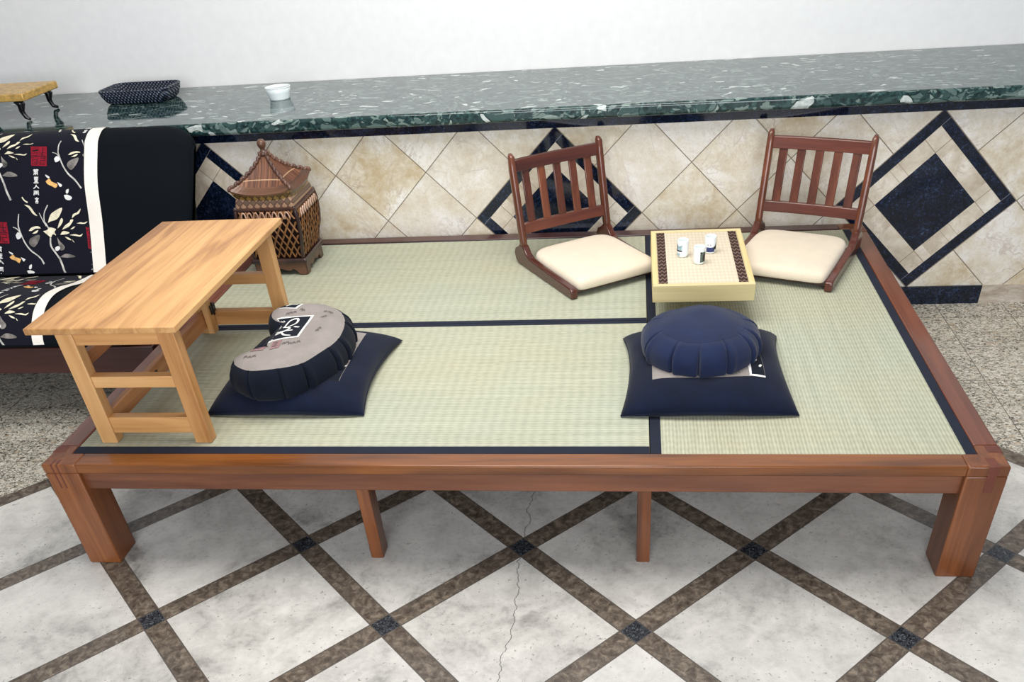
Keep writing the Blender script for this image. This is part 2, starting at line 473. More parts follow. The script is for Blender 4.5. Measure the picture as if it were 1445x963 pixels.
def ikat_mat():
    s = Sh('dark_brocade_band'); x, y, z = s.sep(s.obj())
    zz = ((y/0.034) + ((x/0.016).near())*1.1).near()
    n = s.noise(s.comb(x*300, y*300, 0.0), 1.0, 2)
    col = s.mix((zz < 0.13), s.mix(n, lin((40, 28, 24)), lin((66, 46, 40))), lin((132, 108, 96)))
    return s.done(col, 0.8, 0.2)
IKAT = ikat_mat()
GOLD = plain('gilded_lacquer', (206, 166, 92), 0.35, 0.5, 0.15, 40, 0.1, metal=0.3)
LACQ = plain('black_lacquer', (16, 14, 16), 0.2, 0.5, 0.1, 40, 0)
def basket_mat():
    s = Sh('dark_blue_woven_strands'); x, y, z = s.sep(s.obj())
    q = (x*(2*PI/0.018)).sin()*(z*(2*PI/0.018) + y*(2*PI/0.03)).sin()
    n = s.noise(s.obj(), 120, 2)
    col = s.ramp(q*0.35 + n*0.5 + 0.25, [(0.3, (10, 14, 24)), (0.6, (34, 44, 66)), (0.85, (130, 140, 160))])
    s.bump(q, 0.8, 0.004)
    return s.done(col, 0.35, 0.5)
BASKET = basket_mat()

# ------------------------------------------------------------------ dimensions (metres)
H = 0.399                      # platform top
RW = 0.0664                    # rail width
PW = 2.7 + 2*RW; PD = 1.8 + 2*RW
YW = 1.957                     # face of the tiled wall

def wlink(name, bm, mats, parent, **k):
    """mesh given in world coordinates, stored relative to its (unrotated) root"""
    off = Vector((0, 0, 0)); p = parent
    while p is not None: off += p.location; p = p.parent
    bmesh.ops.translate(bm, verts=bm.verts[:], vec=-off)
    return link(name, bm, mats, parent, **k)
def wbox(name, x0, x1, y0, y1, z0, z1, m, parent, bevel=0.002):
    bm = bmesh.new(); box(bm, x0, x1, y0, y1, z0, z1); return wlink(name, bm, m, parent, bevel=bevel)

# ------------------------------------------------------------------ setting
bm = bmesh.new(); box(bm, -5, 8, -5, YW + 0.05, -0.1, 0.0); struct('floor', bm, FLOOR)
bm = bmesh.new(); box(bm, -5, 8, YW, YW + 0.12, 0.0, 0.892); struct('wall_back', bm, WALL)
bm = bmesh.new()
X0, PER = 1.465, 1.6255
box(bm, -5, 8, YW - 0.004, YW, 0.848, 0.892); struct('trim_1', bm, NAVYG)
bm = bmesh.new()
for k in range(-4, 5):
    c = X0 + PER*k
    box(bm, c - 0.338, c + 0.338, YW - 0.010, YW, 0.0, 0.086, 0)
    box(bm, c + 0.3395, c + PER - 0.3395, YW - 0.009, YW, 0.0, 0.086, 1)
struct('baseboard_back', bm, [NAVYG, BEIGE])
bm = bmesh.new(); box(bm, -5, 8, 2.755, 2.9, 0.0, 4.2); struct('wall_rear', bm, WHITEP)
CY = 1.88
bm = bmesh.new(); box(bm, -5, 8, CY, 2.752, 0.893, 0.945)
ct = link('countertop', bm, COUNTER, None, bevel=0.014, seg=4)
tag(ct, 'polished green marble countertop with pale pebbles running along the wall', 'countertop')

# ------------------------------------------------------------------ platform
pf = thing('tatami_platform', 'low reddish-brown wooden platform bed frame holding the straw mats', 'platform', (0, 0, 0))
zt = H; zb = 0.3665
bxo('front_rail', 0.11, PW-0.11, 0.0, RW, zb, zt, WX, pf, 0.004)
bxo('apron', 0.06, PW-0.06, 0.018, 0.046, 0.296, zb, WAP, pf, 0.003)
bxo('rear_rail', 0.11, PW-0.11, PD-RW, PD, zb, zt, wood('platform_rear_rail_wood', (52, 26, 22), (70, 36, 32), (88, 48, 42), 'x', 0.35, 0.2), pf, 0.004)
bxo('apron', 0.06, PW-0.06, PD-0.046, PD-0.018, 0.296, zb, WAP, pf, 0.003)
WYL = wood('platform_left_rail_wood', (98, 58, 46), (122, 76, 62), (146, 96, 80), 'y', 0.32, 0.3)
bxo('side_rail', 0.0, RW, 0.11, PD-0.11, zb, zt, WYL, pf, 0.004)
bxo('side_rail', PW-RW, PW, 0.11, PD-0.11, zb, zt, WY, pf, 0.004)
for xa in (0.018, PW-0.046): bxo('apron', xa, xa+0.028, 0.06, PD-0.06, 0.296, zb, WY, pf, 0.003)
def corner_leg(x0, y0, sx, sy):
    """square post with an L-shaped head; sx, sy point inward"""
    S = 0.11
    def bb(bm, ax, bx, ay, by, z0, z1):
        xs = sorted((x0+sx*ax, x0+sx*bx)); ys = sorted((y0+sy*ay, y0+sy*by)); box(bm, xs[0], xs[1], ys[0], ys[1], z0, z1)
    bm = bmesh.new()
    a, b = x0, x0+sx*S; c, d = y0, y0+sy*S; e, f = x0+sx*RW, y0+sy*RW
    # head: L outline extruded over the square post
    L = [(a, c), (b, c), (b, f), (e, f), (e, d), (a, d)]
    prism(bm, L, 'z', zb, zt)
    bb(bm, 0, S, 0, S, 0.0, zb)
    leg = link('leg', bm, WZ, pf, 0.004)
    k = bmesh.new()                       # dark wedges of the bridle joint
    xs = sorted((x0+sx*0.030, x0+sx*0.055))
    if sy > 0:
        if x0 < 1:
            for q in (0.0305, 0.0475): box(k, x0+q, x0+q+0.0065, y0-0.0004, y0+0.03, zt-0.088, zt+0.0005)
        else: box(k, xs[0], xs[1], y0-0.0006, y0+0.045, zt-0.085, zt+0.0006)
        bb(k, 0.0, 0.040, RW+0.004, 0.108, zt-0.02, zt+0.0006)
    else:
        bb(k, 0.0, 0.040, RW, 0.105, zt-0.02, zt+0.0006)
    link('joint_key', k, WKEY, leg, 0.0008)
for (xx, yy, sx, sy) in ((0, 0, 1, 1), (PW, 0, -1, 1), (0, PD, 1, -1), (PW, PD, -1, -1)): corner_leg(xx, yy, sx, sy)
for xa in (0.967, 1.832):
    bxo('support_leg', xa, xa+0.041, 0.046, 0.104, 0.0, 0.345, WZ, pf, 0.002)
    bxo('support_leg', xa, xa+0.041, PD-0.104, PD-0.046, 0.0, 0.345, WZ, pf, 0.002)
bxo('deck_board', 0.05, PW-0.05, 0.05, PD-0.05, 0.334, 0.360, wood('deck_wood', (90, 60, 40), (110, 76, 50), (130, 92, 62), 'x', 0.6), pf, 0.001)

# ------------------------------------------------------------------ tatami mats
def mat(label, x0, x1, y0, y1, m, bands):
    g = 0.0015
    x0 += g; x1 -= g; y0 += g; y1 -= g
    r = thing('tatami_mat', label, 'straw mat', ((x0+x1)/2, (y0+y1)/2, 0.360), 0, 'tatami mats laid in the platform')
    bm = bmesh.new(); box(bm, x0, x1, y0, y1, 0.360, 0.3955); wlink('rush_cover', bm, m, r, bevel=0.002)
    for (a, b, c, d) in bands:
        bm = bmesh.new(); box(bm, a, b, c, d, 0.3605, 0.3968); wlink('edge_band', bm, BAND, r, bevel=0.0015)
i0, i1, j0, j1 = RW, RW+2.7, RW, RW+1.8
mx = RW + 1.8; my = RW + 0.9
mat('front tatami mat under both the desk end and the left floor cushion', i0, mx, j0, my, TATX,
    [(i0+.001, mx-.002, j0+.001, j0+0.042), (i0+.001, mx-.002, my-0.024, my-.001)])
mat('rear tatami mat along the tiled wall, left slatted chair on it', i0, mx, my, j1, TATX,
    [(i0+.001, mx-.002, my+.001, my+0.023), (i0+.001, mx-.002, j1-0.008, j1-.001)])
mat('right tatami mat laid crosswise under the right floor cushion and low pine table', mx, i1, j0, j1, TATY,
    [(mx+.001, mx+0.033, j0+.001, j1-.001), (i1-0.031, i1-.001, j0+.001, j1-.001)])
ZM = 0.3968                    # top of the mats

# ------------------------------------------------------------------ low desk
dk = thing('low_desk', 'golden wooden low desk with plank top standing on the left of the platform', 'desk', (0.32, 0.54, ZM))
zt2 = H + 0.41
bm = bmesh.new(); box(bm, 0.081, 0.540, 0.085, 0.992, zt2-0.020, zt2); wlink('table_top', bm, DTOP, dk, bevel=0.003)
LX = ((0.137, 0.190), (0.452, 0.505)); LY = ((0.128, 0.166), (0.912, 0.950))
for (ya, yb) in LY:
    for (xa, xb) in LX: wbox('leg', xa, xb, ya, yb, ZM, zt2-0.020, DKZ, dk, 0.002)
    f = 0.004
    wbox('apron', 0.190, 0.452, ya+f, yb-f, 0.733, zt2-0.0202, DKX, dk, 0.0015)
    wbox('stretcher', 0.190, 0.452, ya+f, yb-f, 0.592, 0.630, DKX, dk, 0.0015)
    wbox('lower_stretcher', 0.190, 0.452, ya+f, yb-f, 0.432, 0.488, DKX, dk, 0.0015)
wbox('long_stretcher', 0.141, 0.165, 0.166, 0.912, 0.640, 0.678, DKY, dk, 0.0015)
ls = wbox('long_stretcher', 0.166, 0.188, 0.166, 0.912, 0.440, 0.496, DKY, dk, 0.0015)
st = wbox('folding_strut', 0.1905, 0.214, 0.872, 0.911, 0.415, 0.60, DKZ, dk, 0.0015)
bm = bmesh.new()
box(bm, 0.214, 0.217, 0.888, 0.930, 0.485, 0.52); 
tube(bm, [(0.2165, 0.9085, 0.478), (0.2165, 0.9085, 0.527)], 0.004, 8)
for zz in (0.494, 0.511):
    for yy in (0.895, 0.922): tube(bm, [(0.2165, yy, zz), (0.2185, yy, zz)], 0.003, 8)
wlink('hinge', bm, METAL, st, bevel=0)
bm = bmesh.new(); box(bm, 0.188, 0.1905, 0.43, 0.465, 0.462, 0.478); tube(bm, [(0.190, 0.447, 0.470), (0.204, 0.447, 0.470)], 0.004, 8)
wlink('latch', bm, METAL, ls)

# ------------------------------------------------------------------ low tray table and cups
tx0, tx1, ty0, ty1 = 1.883, 2.243, 0.9225, 1.490; tz0, tz1 = H + 0.085, H + 0.148
tb = thing('low_table', 'small low table of pale pine with woven top between the two slatted chairs', 'table', ((tx0+tx1)/2, (ty0+ty1)/2, ZM))
wbox('plinth', 1.955, 2.135, 1.130, 1.330, ZM, tz0+0.006, PALE, tb, 0.002)
wbox('bottom_board', tx0+0.021, tx1-0.021, ty0+0.021, ty1-0.021, tz0+0.004, tz0+0.012, PALE, tb, 0.001)
fw = 0.020
PALEY = wood('pale_pine_y', (210, 188, 130), (228, 208, 152), (238, 222, 176), 'y', 0.5)
wbox('frame_side', tx0, tx1, ty0, ty0+fw, tz0, tz1, PALE, tb, 0.002)
wbox('frame_side', tx0, tx1, ty1-fw, ty1, tz0, tz1, PALE, tb, 0.002)
wbox('frame_side', tx0, tx0+fw, ty0+fw, ty1-fw, tz0, tz1, PALEY, tb, 0.002)
wbox('frame_side', tx1-fw, tx1, ty0+fw, ty1-fw, tz0, tz1, PALEY, tb, 0.002)
wbox('woven_top', tx0+fw, tx1-fw, ty0+fw, ty1-fw, tz1-0.024, tz1-0.004, WOVEN, tb, 0.001)
for xa in (tx0+fw+0.002, tx1-fw-0.034): wbox('brocade_band', xa, xa+0.032, ty0+fw+0.001, ty1-fw-0.001, tz1-0.006, tz1-0.0028, IKAT, tb, 0.0006)
ZT = tz1 - 0.004
def curved_patch(bm, r, a0, a1, z0, z1, mi=0, n=10, top=None):
    """a printed patch wrapped on a cup wall"""
    P = []
    for k in range(n+1):
        a = a0 + (a1-a0)*k/n; zz1 = z1 if top is None else z0 + (z1-z0)*top(k/n)
        P.append((bm.verts.new((r*math.cos(a), r*math.sin(a), z0)), bm.verts.new((r*math.cos(a), r*math.sin(a), zz1))))
    for p, q in zip(P, P[1:]): bm.faces.new((p[0], q[0], q[1], p[1])).material_index = mi
def cup(x, y, rz, label, kind):
    c = thing('tea_cup', label, 'cup', (x, y, ZT), rz, 'white tea cups on the low pine table')
    R, hh = 0.0222, 0.064
    bm = bmesh.new()
    lathe(bm, [(0.001, 0.0), (0.017, 0.0), (0.0185, 0.002), (0.0215, 0.007), (R, 0.014), (R, hh-0.004), (R-0.0005, hh-0.001), (R-0.0018, hh), (R-0.003, hh-0.001), (R-0.0035, hh-0.006), (R-0.0035, 0.012), (0.012, 0.006), (0.001, 0.006)], 40)
    link('cup_body', bm, CERAM, c, smooth=True)
    bm = bmesh.new(); r = R + 0.0004; q = -PI/2      # -y faces the viewer
    if kind == 0:
        curved_patch(bm, r, q-1.25, q-0.15, 0.030, 0.050, 0, top=lambda t: 1-0.25*math.sin(t*3))
        curved_patch(bm, r+.0002, q-1.35, q-0.15, 0.024, 0.029, 1); curved_patch(bm, r+.0002, q-1.25, q-1.05, 0.026, 0.050, 1)
        curved_patch(bm, r, q-1.2, q-0.5, 0.008, 0.017, 0)
        ms = [CUPL, CUPK]
    elif kind == 1:
        curved_patch(bm, r, q+0.1, q+1.2, 0.010, 0.048, 0)
        curved_patch(bm, r+.0002, q+0.55, q+1.1, 0.014, 0.046, 1, top=lambda t: 0.55+0.45*math.sin(t*3.0)); curved_patch(bm, r+.0002, q+0.1, q+0.35, 0.042, 0.049, 1)
        ms = [CUPG, CUPK]
    else:
        curved_patch(bm, r, q-0.75, q+0.75, 0.008, 0.026, 0)
        curved_patch(bm, r+.0002, q+0.55, q+1.2, 0.016, 0.050, 1, top=lambda t: 0.35+0.65*t*t)
        for aa in (-0.55, -0.1): curved_patch(bm, r, q+aa, q+aa+0.12, 0.033, 0.037, 1, 3)
        ms = [CUPB, CUPK]
    link('painted_print', bm, ms, c, smooth=True)
cup(1.9995, 1.214, 0, 'white tea cup with a pale blue-grey picture, leftmost on the low pine table', 0)
cup(2.057, 1.139, 0, 'white tea cup with a dark green picture, nearest the pine table front edge', 1)
cup(2.105, 1.246, 0, 'white tea cup with a navy blue band, farthest right on the pine table', 2)

# ------------------------------------------------------------------ slatted floor chairs
def chair_build(label, loc, rz):
    c = thing('floor_chair', label, 'chair', loc, rz, 'legless slatted floor chairs')
    hw = 0.221
    for sx in (-1, 1):
        xa, xb = sorted((sx*hw, sx*(hw-0.030)))
        pr = [(-0.255, 0.004), (-0.250, 0.0), (0.225, 0.0), (0.250, 0.012), (0.262, 0.040), (0.250, 0.062), (0.222, 0.076), (0.205, 0.090), (0.172, 0.090), (0.150, 0.066), (0.115, 0.050), (0.0, 0.046), (-0.235, 0.042), (-0.252, 0.034)]
        bm = bmesh.new(); prism(bm, pr, 'x', xa, xb); link('sled_foot', bm, CHY, c, 0.005, seg=3, angle=50)
        # post: oval bar leaning slightly back
        bm = bmesh.new(); loops = []
        for k in range(13):
            t = k/12; z = 0.075 + 0.364*t; y = 0.188 + 0.072*t; s = 1.0
            if k >= 11: s = (0.86, 0.5)[k-11]; z = (0.430, 0.442)[k-11]
            loops.append([(sx*(hw-0.015) + 0.0145*s*math.copysign(abs(math.cos(a))**0.7, math.cos(a)), y + 0.019*s*math.copysign(abs(math.sin(a))**0.7, math.sin(a)), z) for a in [2*PI*q/16 for q in range(16)]])
        rings(bm, loops); link('back_post', bm, CHZ, c, smooth=True)
    def slab(name, z0, z1, x0, x1, th, m, parent, curve=0.0, off=0.0):
        bm = bmesh.new(); n = 10; loops = []
        for k in range(n+1):
            x = x0 + (x1-x0)*k/n; cv = curve*(1-(2*k/n-1)**2)
            def yy(z): return 0.188 + 0.072*((z-0.075)/0.352) + off + cv
            loops.append([(x, yy(z0)-th/2, z0), (x, yy(z0)+th/2, z0), (x, yy(z1)+th/2, z1), (x, yy(z1)-th/2, z1)])
        rings(bm, loops); return link(name, bm, m, parent, 0.003)
    inn = hw - 0.026
    slab('top_rail', 0.372, 0.418, -inn, inn, 0.020, CHX, c, 0.008)
    slab('lower_rail', 0.130, 0.172, -inn, inn, 0.020, CHX, c, 0.008)
    for k in range(5):
        x = -0.148 + 0.074*k
        slab('back_slat', 0.166, 0.378, x-0.0175, x+0.0175, 0.010, CHZ, c, 0.0, 0.0065)
    bxo('seat_frame', -hw+0.030, hw-0.030, -0.236, 0.150, 0.014, 0.030, LDARK, c, 0.002)
    # padded seat
    bm = bmesh.new(); n = 28; top = []; hx, y0, y1 = hw-0.0305, -0.254, 0.172
    def rim(z, ins):
        L = []
        for k in range(64):
            a = 2*PI*k/64
            ca, sa = math.cos(a), math.sin(a); e = 0.34 if sa > 0 else 0.16
            L.append(((hx-ins)*math.copysign(abs(ca)**e, ca), (y0+y1)/2 + ((y1-y0)/2-ins)*math.copysign(abs(sa)**e, sa), z))
        return L
    loops = [rim(0.026, 0.012), rim(0.028, 0.003), rim(0.036, 0.0), rim(0.052, 0.0), rim(0.062, 0.004), rim(0.069, 0.012), rim(0.073, 0.028), rim(0.076, 0.055), rim(0.078, 0.09), rim(0.0793, 0.13), rim(0.0798, 0.165)]
    rings(bm, loops); link('seat_cushion', bm, CREAM, c, smooth=True)
    return c
fL = Vector((0.283, -0.447)).normalized()
def place(front_left, fwd, side):      # foot corner -> chair centre and turn; local -y looks forward
    f = Vector(fwd).normalized(); latv = Vector((-f.y, f.x))     # to the sitter's left
    ctr = Vector(front_left) - f*0.253 - latv*(0.221 if side == 'left' else -0.221)
    return (ctr.x, ctr.y, ZM), math.atan2(f.x, -f.y)
loc, rz = place((1.572, 1.160), (0.283, -0.447), 'right')
chA = chair_build('reddish-brown slatted floor chair with cream seat, left of the low pine table', loc, rz)
loc, rz = place((2.568, 1.180), (-0.195, -0.455), 'left')
chB = dup(chA, loc, rz, 'reddish-brown slatted floor chair with cream seat, right of the low pine table')

# ------------------------------------------------------------------ floor cushions
def drop(bvh, x, y, lift):
    h = bvh.ray_cast(Vector((x, y, 5)), Vector((0, 0, -1)))
    return None if h[0] is None else Vector((x, y, h[0].z + lift))
def bvh_of(o):
    me = o.data; return BVHTree.FromPolygons([v.co.copy() for v in me.vertices], [tuple(p.vertices) for p in me.polygons])
def patch(bm, bvh, poly, lift, mi, res=0.008):
    """flat printed shape laid on a surface seen from above: poly is an outline in local x, y"""
    t = bmesh.new(); t.faces.new([t.verts.new((x, y, 0)) for x, y in poly])
    bmesh.ops.triangulate(t, faces=t.faces[:])
    for _ in range(5):
        es = [e for e in t.edges if e.calc_length() > res]
        if not es: break
        bmesh.ops.subdivide_edges(t, edges=es, cuts=1); bmesh.ops.triangulate(t, faces=t.faces[:])
    mp = {}
    for v in t.verts:
        p = drop(bvh, v.co.x, v.co.y, lift)
        mp[v] = bm.verts.new(p) if p else None
    for f in t.faces:
        vs = [mp[v] for v in f.verts]
        if all(vs): bm.faces.new(vs).material_index = mi
    t.free()
def stroke_outline(pts, w):
    P = [Vector(p) for p in catmull(pts, 4)]; Lf, Rt = [], []
    for i, p in enumerate(P):
        d = (P[min(i+1, len(P)-1)] - P[max(i-1, 0)]).normalized(); n = Vector((-d.y, d.x)); k = w/2*(0.55 + 0.45*math.sin(PI*min(1, (i+0.6)/len(P))))
        Lf.append(p+n*k); Rt.append(p-n*k)
    return Lf, Rt
def stroke(bm, bvh, pts, w, lift, mi):
    Lf, Rt = stroke_outline(pts, w)
    for i in range(len(Lf)-1):
        q = [drop(bvh, v.x, v.y, lift) for v in (Lf[i], Lf[i+1], Rt[i+1], Rt[i])]
        if all(p is not None for p in q): bm.faces.new([bm.verts.new(p) for p in q]).material_index = mi

def zabuton(label, x, y, a, rz, dimple, seed, panel):
    r = thing('floor_cushion', label, 'cushion', (x, y, ZM), rz, 'square navy floor cushions')
    N = 44
    def tri(u): return math.copysign(1-(1-abs(u))**1.6, u)
    def edge(u, v):
        """plan position with edges drawn in between pointed corners"""
        px = u*(1 - 0.10*(1-v*v)*abs(u)**3); py = v*(1 - (0.10 if v > 0 else -0.05)*(1-u*u)*abs(v)**3)
        return px*a/2, py*a/2
    def seam(u, v): return 0.004 + 0.020*(1 - (abs(u)*abs(v))**2)
    def hgt(u, v):
        e = ((1-abs(u)**2.6)*(1-abs(v)**2.6))
        h = 0.076*max(0, e)**0.38
        px, py = edge(u, v)
        q = noise.noise(Vector((px*9+seed, py*9, seed)))*0.006*min(1, e*3)
        dd = math.hypot(px-dimple[0], py-dimple[1])
        h -= max(0, 0.034*(1-(dd/0.24)**2)**2) if dd < 0.24 else 0
        return seam(u, v) + h + q
    bm = bmesh.new(); T = {}; Bt = {}
    for i in range(N+1):
        for j in range(N+1):
            u, v = tri(-1+2*i/N), tri(-1+2*j/N); px, py = edge(u, v)
            T[i, j] = bm.verts.new((px, py, hgt(u, v)))
            b = i in (0, N) or j in (0, N)
            Bt[i, j] = T[i, j] if b else bm.verts.new((px, py, max(0.0006, seam(u, v) - 0.06*((1-abs(u)**4)*(1-abs(v)**4))**0.6)))
    for i in range(N):
        for j in range(N):
            bm.faces.new((T[i, j], T[i+1, j], T[i+1, j+1], T[i, j+1])); bm.faces.new((Bt[i, j+1], Bt[i+1, j+1], Bt[i+1, j], Bt[i, j]))
    o = link('cushion_cover', bm, NAVYC, r, smooth=True)
    bv = bvh_of(o)
    bm = bmesh.new(); h = 0.172
    patch(bm, bv, [(-h, -h), (h, -h), (h, h), (-h, h)], 0.0012, 0, 0.018)
    panel(bm, bv)
    link('calligraphy_panel', bm, [GREYP, P_W, BLKC, P_P, P_GS], r, smooth=True)
    # seam piping round the rim
    rim = [edge(-1+2*k/24, -1) for k in range(24)] + [edge(1, -1+2*k/24) for k in range(24)] + [edge(1-2*k/24, 1) for k in range(24)] + [edge(-1, 1-2*k/24) for k in range(25)]
    bm = bmesh.new(); tube(bm, [(p[0], p[1], 0.0245 - 0.020*(min(abs(p[0]), abs(p[1]))/(a/2))**2) for p in rim], 0.0022, 6); link('seam', bm, NAVYC, r, smooth=True)
    return r
def panelR(bm, bv):
    patch(bm, bv, [(0.128, -0.171), (0.171, -0.171), (0.171, -0.02), (0.135, -0.02)], 0.002, 2, 0.02)
    stroke(bm, bv, [(0.118, -0.02), (0.128, -0.09), (0.127, -0.168)], 0.009, 0.003, 1); stroke(bm, bv, [(0.124, -0.168), (0.172, -0.168)], 0.009, 0.003, 1)
    for px, py in ((0.148, -0.08), (0.158, -0.12), (0.15, -0.05)): stroke(bm, bv, [(px, py), (px+0.006, py+0.014)], 0.008, 0.0035, 1)
    for k in range(5): 
        px = 0.01+0.018*k; stroke(bm, bv, [(px, -0.155), (px+0.008, -0.140), (px+0.014, -0.152)], 0.0035, 0.003, 4)
    patch(bm, bv, [(0.0, -0.165), (0.04, -0.165), (0.04, -0.125), (0.0, -0.125)], 0.002, 3, 0.02)
def panelL(bm, bv):
    patch(bm, bv, [(-0.05, -0.172), (0.171, -0.172), (0.171, -0.085), (-0.05, -0.085)], 0.002, 2, 0.02)
    stroke(bm, bv, [(0.172, -0.078), (0.09, -0.078)], 0.010, 0.003, 1)
    stroke(bm, bv, [(0.06, -0.15), (0.085, -0.125), (0.115, -0.142), (0.08, -0.155)], 0.014, 0.0035, 1); stroke(bm, bv, [(0.135, -0.15), (0.142, -0.11)], 0.012, 0.0035, 1)
zabuton('navy square floor cushion under the round navy cushion, on the right mats', 2.047, 0.538, 0.535, 0.0, (-0.015, 0.0), 1.3, panelR)
zabuton('navy square floor cushion under the crescent black cushion, near the wooden desk', 0.692, 0.555, 0.535, -0.015, (0.0, 0.0), 5.1, panelL)

def zafu(name, label, ctr, outline, spine, hgt, pleats, cover_m, panel_m, decor=None, z0=0.0, dome=0.010, pdepth=0.010, tp=0.27):
    """gathered cushion: outline[i] pairs with spine[i]; loops shrink from the bulge to the spine"""
    r = thing(name, label, 'cushion', (ctr[0], ctr[1], z0))
    N = len(outline)
    O = [Vector((p[0]-ctr[0], p[1]-ctr[1])) for p in outline]; S = [Vector((p[0]-ctr[0], p[1]-ctr[1])) for p in spine]
    L = [0.0]
    for i in range(N): L.append(L[-1] + (O[(i+1) % N]-O[i]).length)
    tot = L[-1]
    pl = [p*tot for p in pleats]
    def crease(s):
        d = min(min(abs(s-p), tot-abs(s-p)) for p in pl)
        sg = min(((s-p+tot/2) % tot - tot/2 for p in pl), key=abs)
        return math.exp(-(d/0.0042)**2)*1.0 + (0.35*math.exp(-((sg-0.014)/0.012)**2)*-1.0), d
    lay = [(0.75, 0.0), (0.40, 0.0), (0.20, 0.006), (0.09, 0.018), (0.02, 0.036), (0.0, 0.054), (0.0, 0.068), (0.03, 0.084), (0.085, 0.098), (0.16, 0.108), (0.22, 0.1125), (tp, 0.115)]
    amp = [0, 0.2, 0.5, 0.8, 1, 1.05, 1.05, 0.9, 0.7, 0.5, 0.3, 0.12]
    def loop(t, z, am, wob=1.0):
        out = []
        for i in range(N):
            c, d = crease(L[i]); P = O[i]; dirv = (S[i]-P); dn = dirv.normalized() if dirv.length > 1e-6 else Vector((0, 0))
            q = P + dirv*t + dn*(pdepth*am*c)
            zz = z*hgt/0.115 - 0.004*am*max(0, c)*(1 if z > 0.06 else 0)
            nn = noise.noise(Vector((q.x*8, q.y*8, z*8+ctr[0])))*0.008*wob*(1 if z > 0.02 else 0)
            out.append((q.x, q.y, max(0, zz + nn)))
        return out
    bm = bmesh.new(); rings(bm, [loop(t, z, a) for (t, z), a in zip(lay, amp)] , cap1=False)
    o = link('gathered_cover', bm, cover_m, r, smooth=True)
    bm = bmesh.new(); top = []
    for k in range(9):
        t = tp-0.012 + (0.97-tp+0.012)*k/8; top.append(loop(t, 0.1152 + dome*math.sin(PI/2*min(1, k/6)), 0.10*(1-min(1, k/2))))
    rings(bm, top, cap0=False, cap1=True)
    pa = link('top_panel', bm, panel_m, r, smooth=True)
    if decor: decor(pa, r)
    return r
# round navy cushion
N = 520; R = 0.190; c0 = (2.030, 0.548)
outl = [(c0[0]+R*math.cos(2*PI*k/N), c0[1]+R*math.sin(2*PI*k/N)) for k in range(N)]
pl = [((a) % 360)/360 for a in (-158, -122, -95, -66, -36, -18, 12, 48, 84, 120, 160)]
zafu('round_cushion', 'round gathered navy blue cushion resting on the right floor cushion', c0, outl, [c0]*N, 0.128, pl, NAVYZ, NAVYZ, None, H + 0.048, 0.020, 0.015, 0.30)
# crescent cushion
cl = catmull([(0.598, 0.384), (0.650, 0.382), (0.698, 0.440), (0.714, 0.550), (0.696, 0.650), (0.650, 0.712), (0.606, 0.724)], 10)
M = len(cl)
def hwid(u): return 0.100 + 0.054*math.sin(PI*u)**1.2
Lf, Rt = [], []
for i, p in enumerate(cl):
    p = Vector(p); d = (Vector(cl[min(i+1, M-1)]) - Vector(cl[max(i-1, 0)])).normalized(); n = Vector((-d.y, d.x)); w = hwid(i/(M-1))
    q = p - n*0.048*math.sin(PI*i/(M-1)); Lf.append((p+n*w, q)); Rt.append((p-n*w, q))
def cap(i, first):
    p = Vector(cl[i]); q = Vector(cl[1 if first else M-2]); d = (p-q).normalized(); n = Vector((-d.y, d.x)); w = hwid(0)
    return [(p + w*(n*math.cos(a) + d*math.sin(a)), p) for a in [PI*k/20 for k in range(1, 20)]]
pairs = [x for x in Rt] + cap(M-1, False)[::-1] + Lf[::-1] + cap(0, True)[::-1]
outl = [p for p, s in pairs]; spn = [s for p, s in pairs]
for _ in range(14): outl = [(outl[i-1] + outl[i]*2 + outl[(i+1) % len(outl)])/4 for i in range(len(outl))]
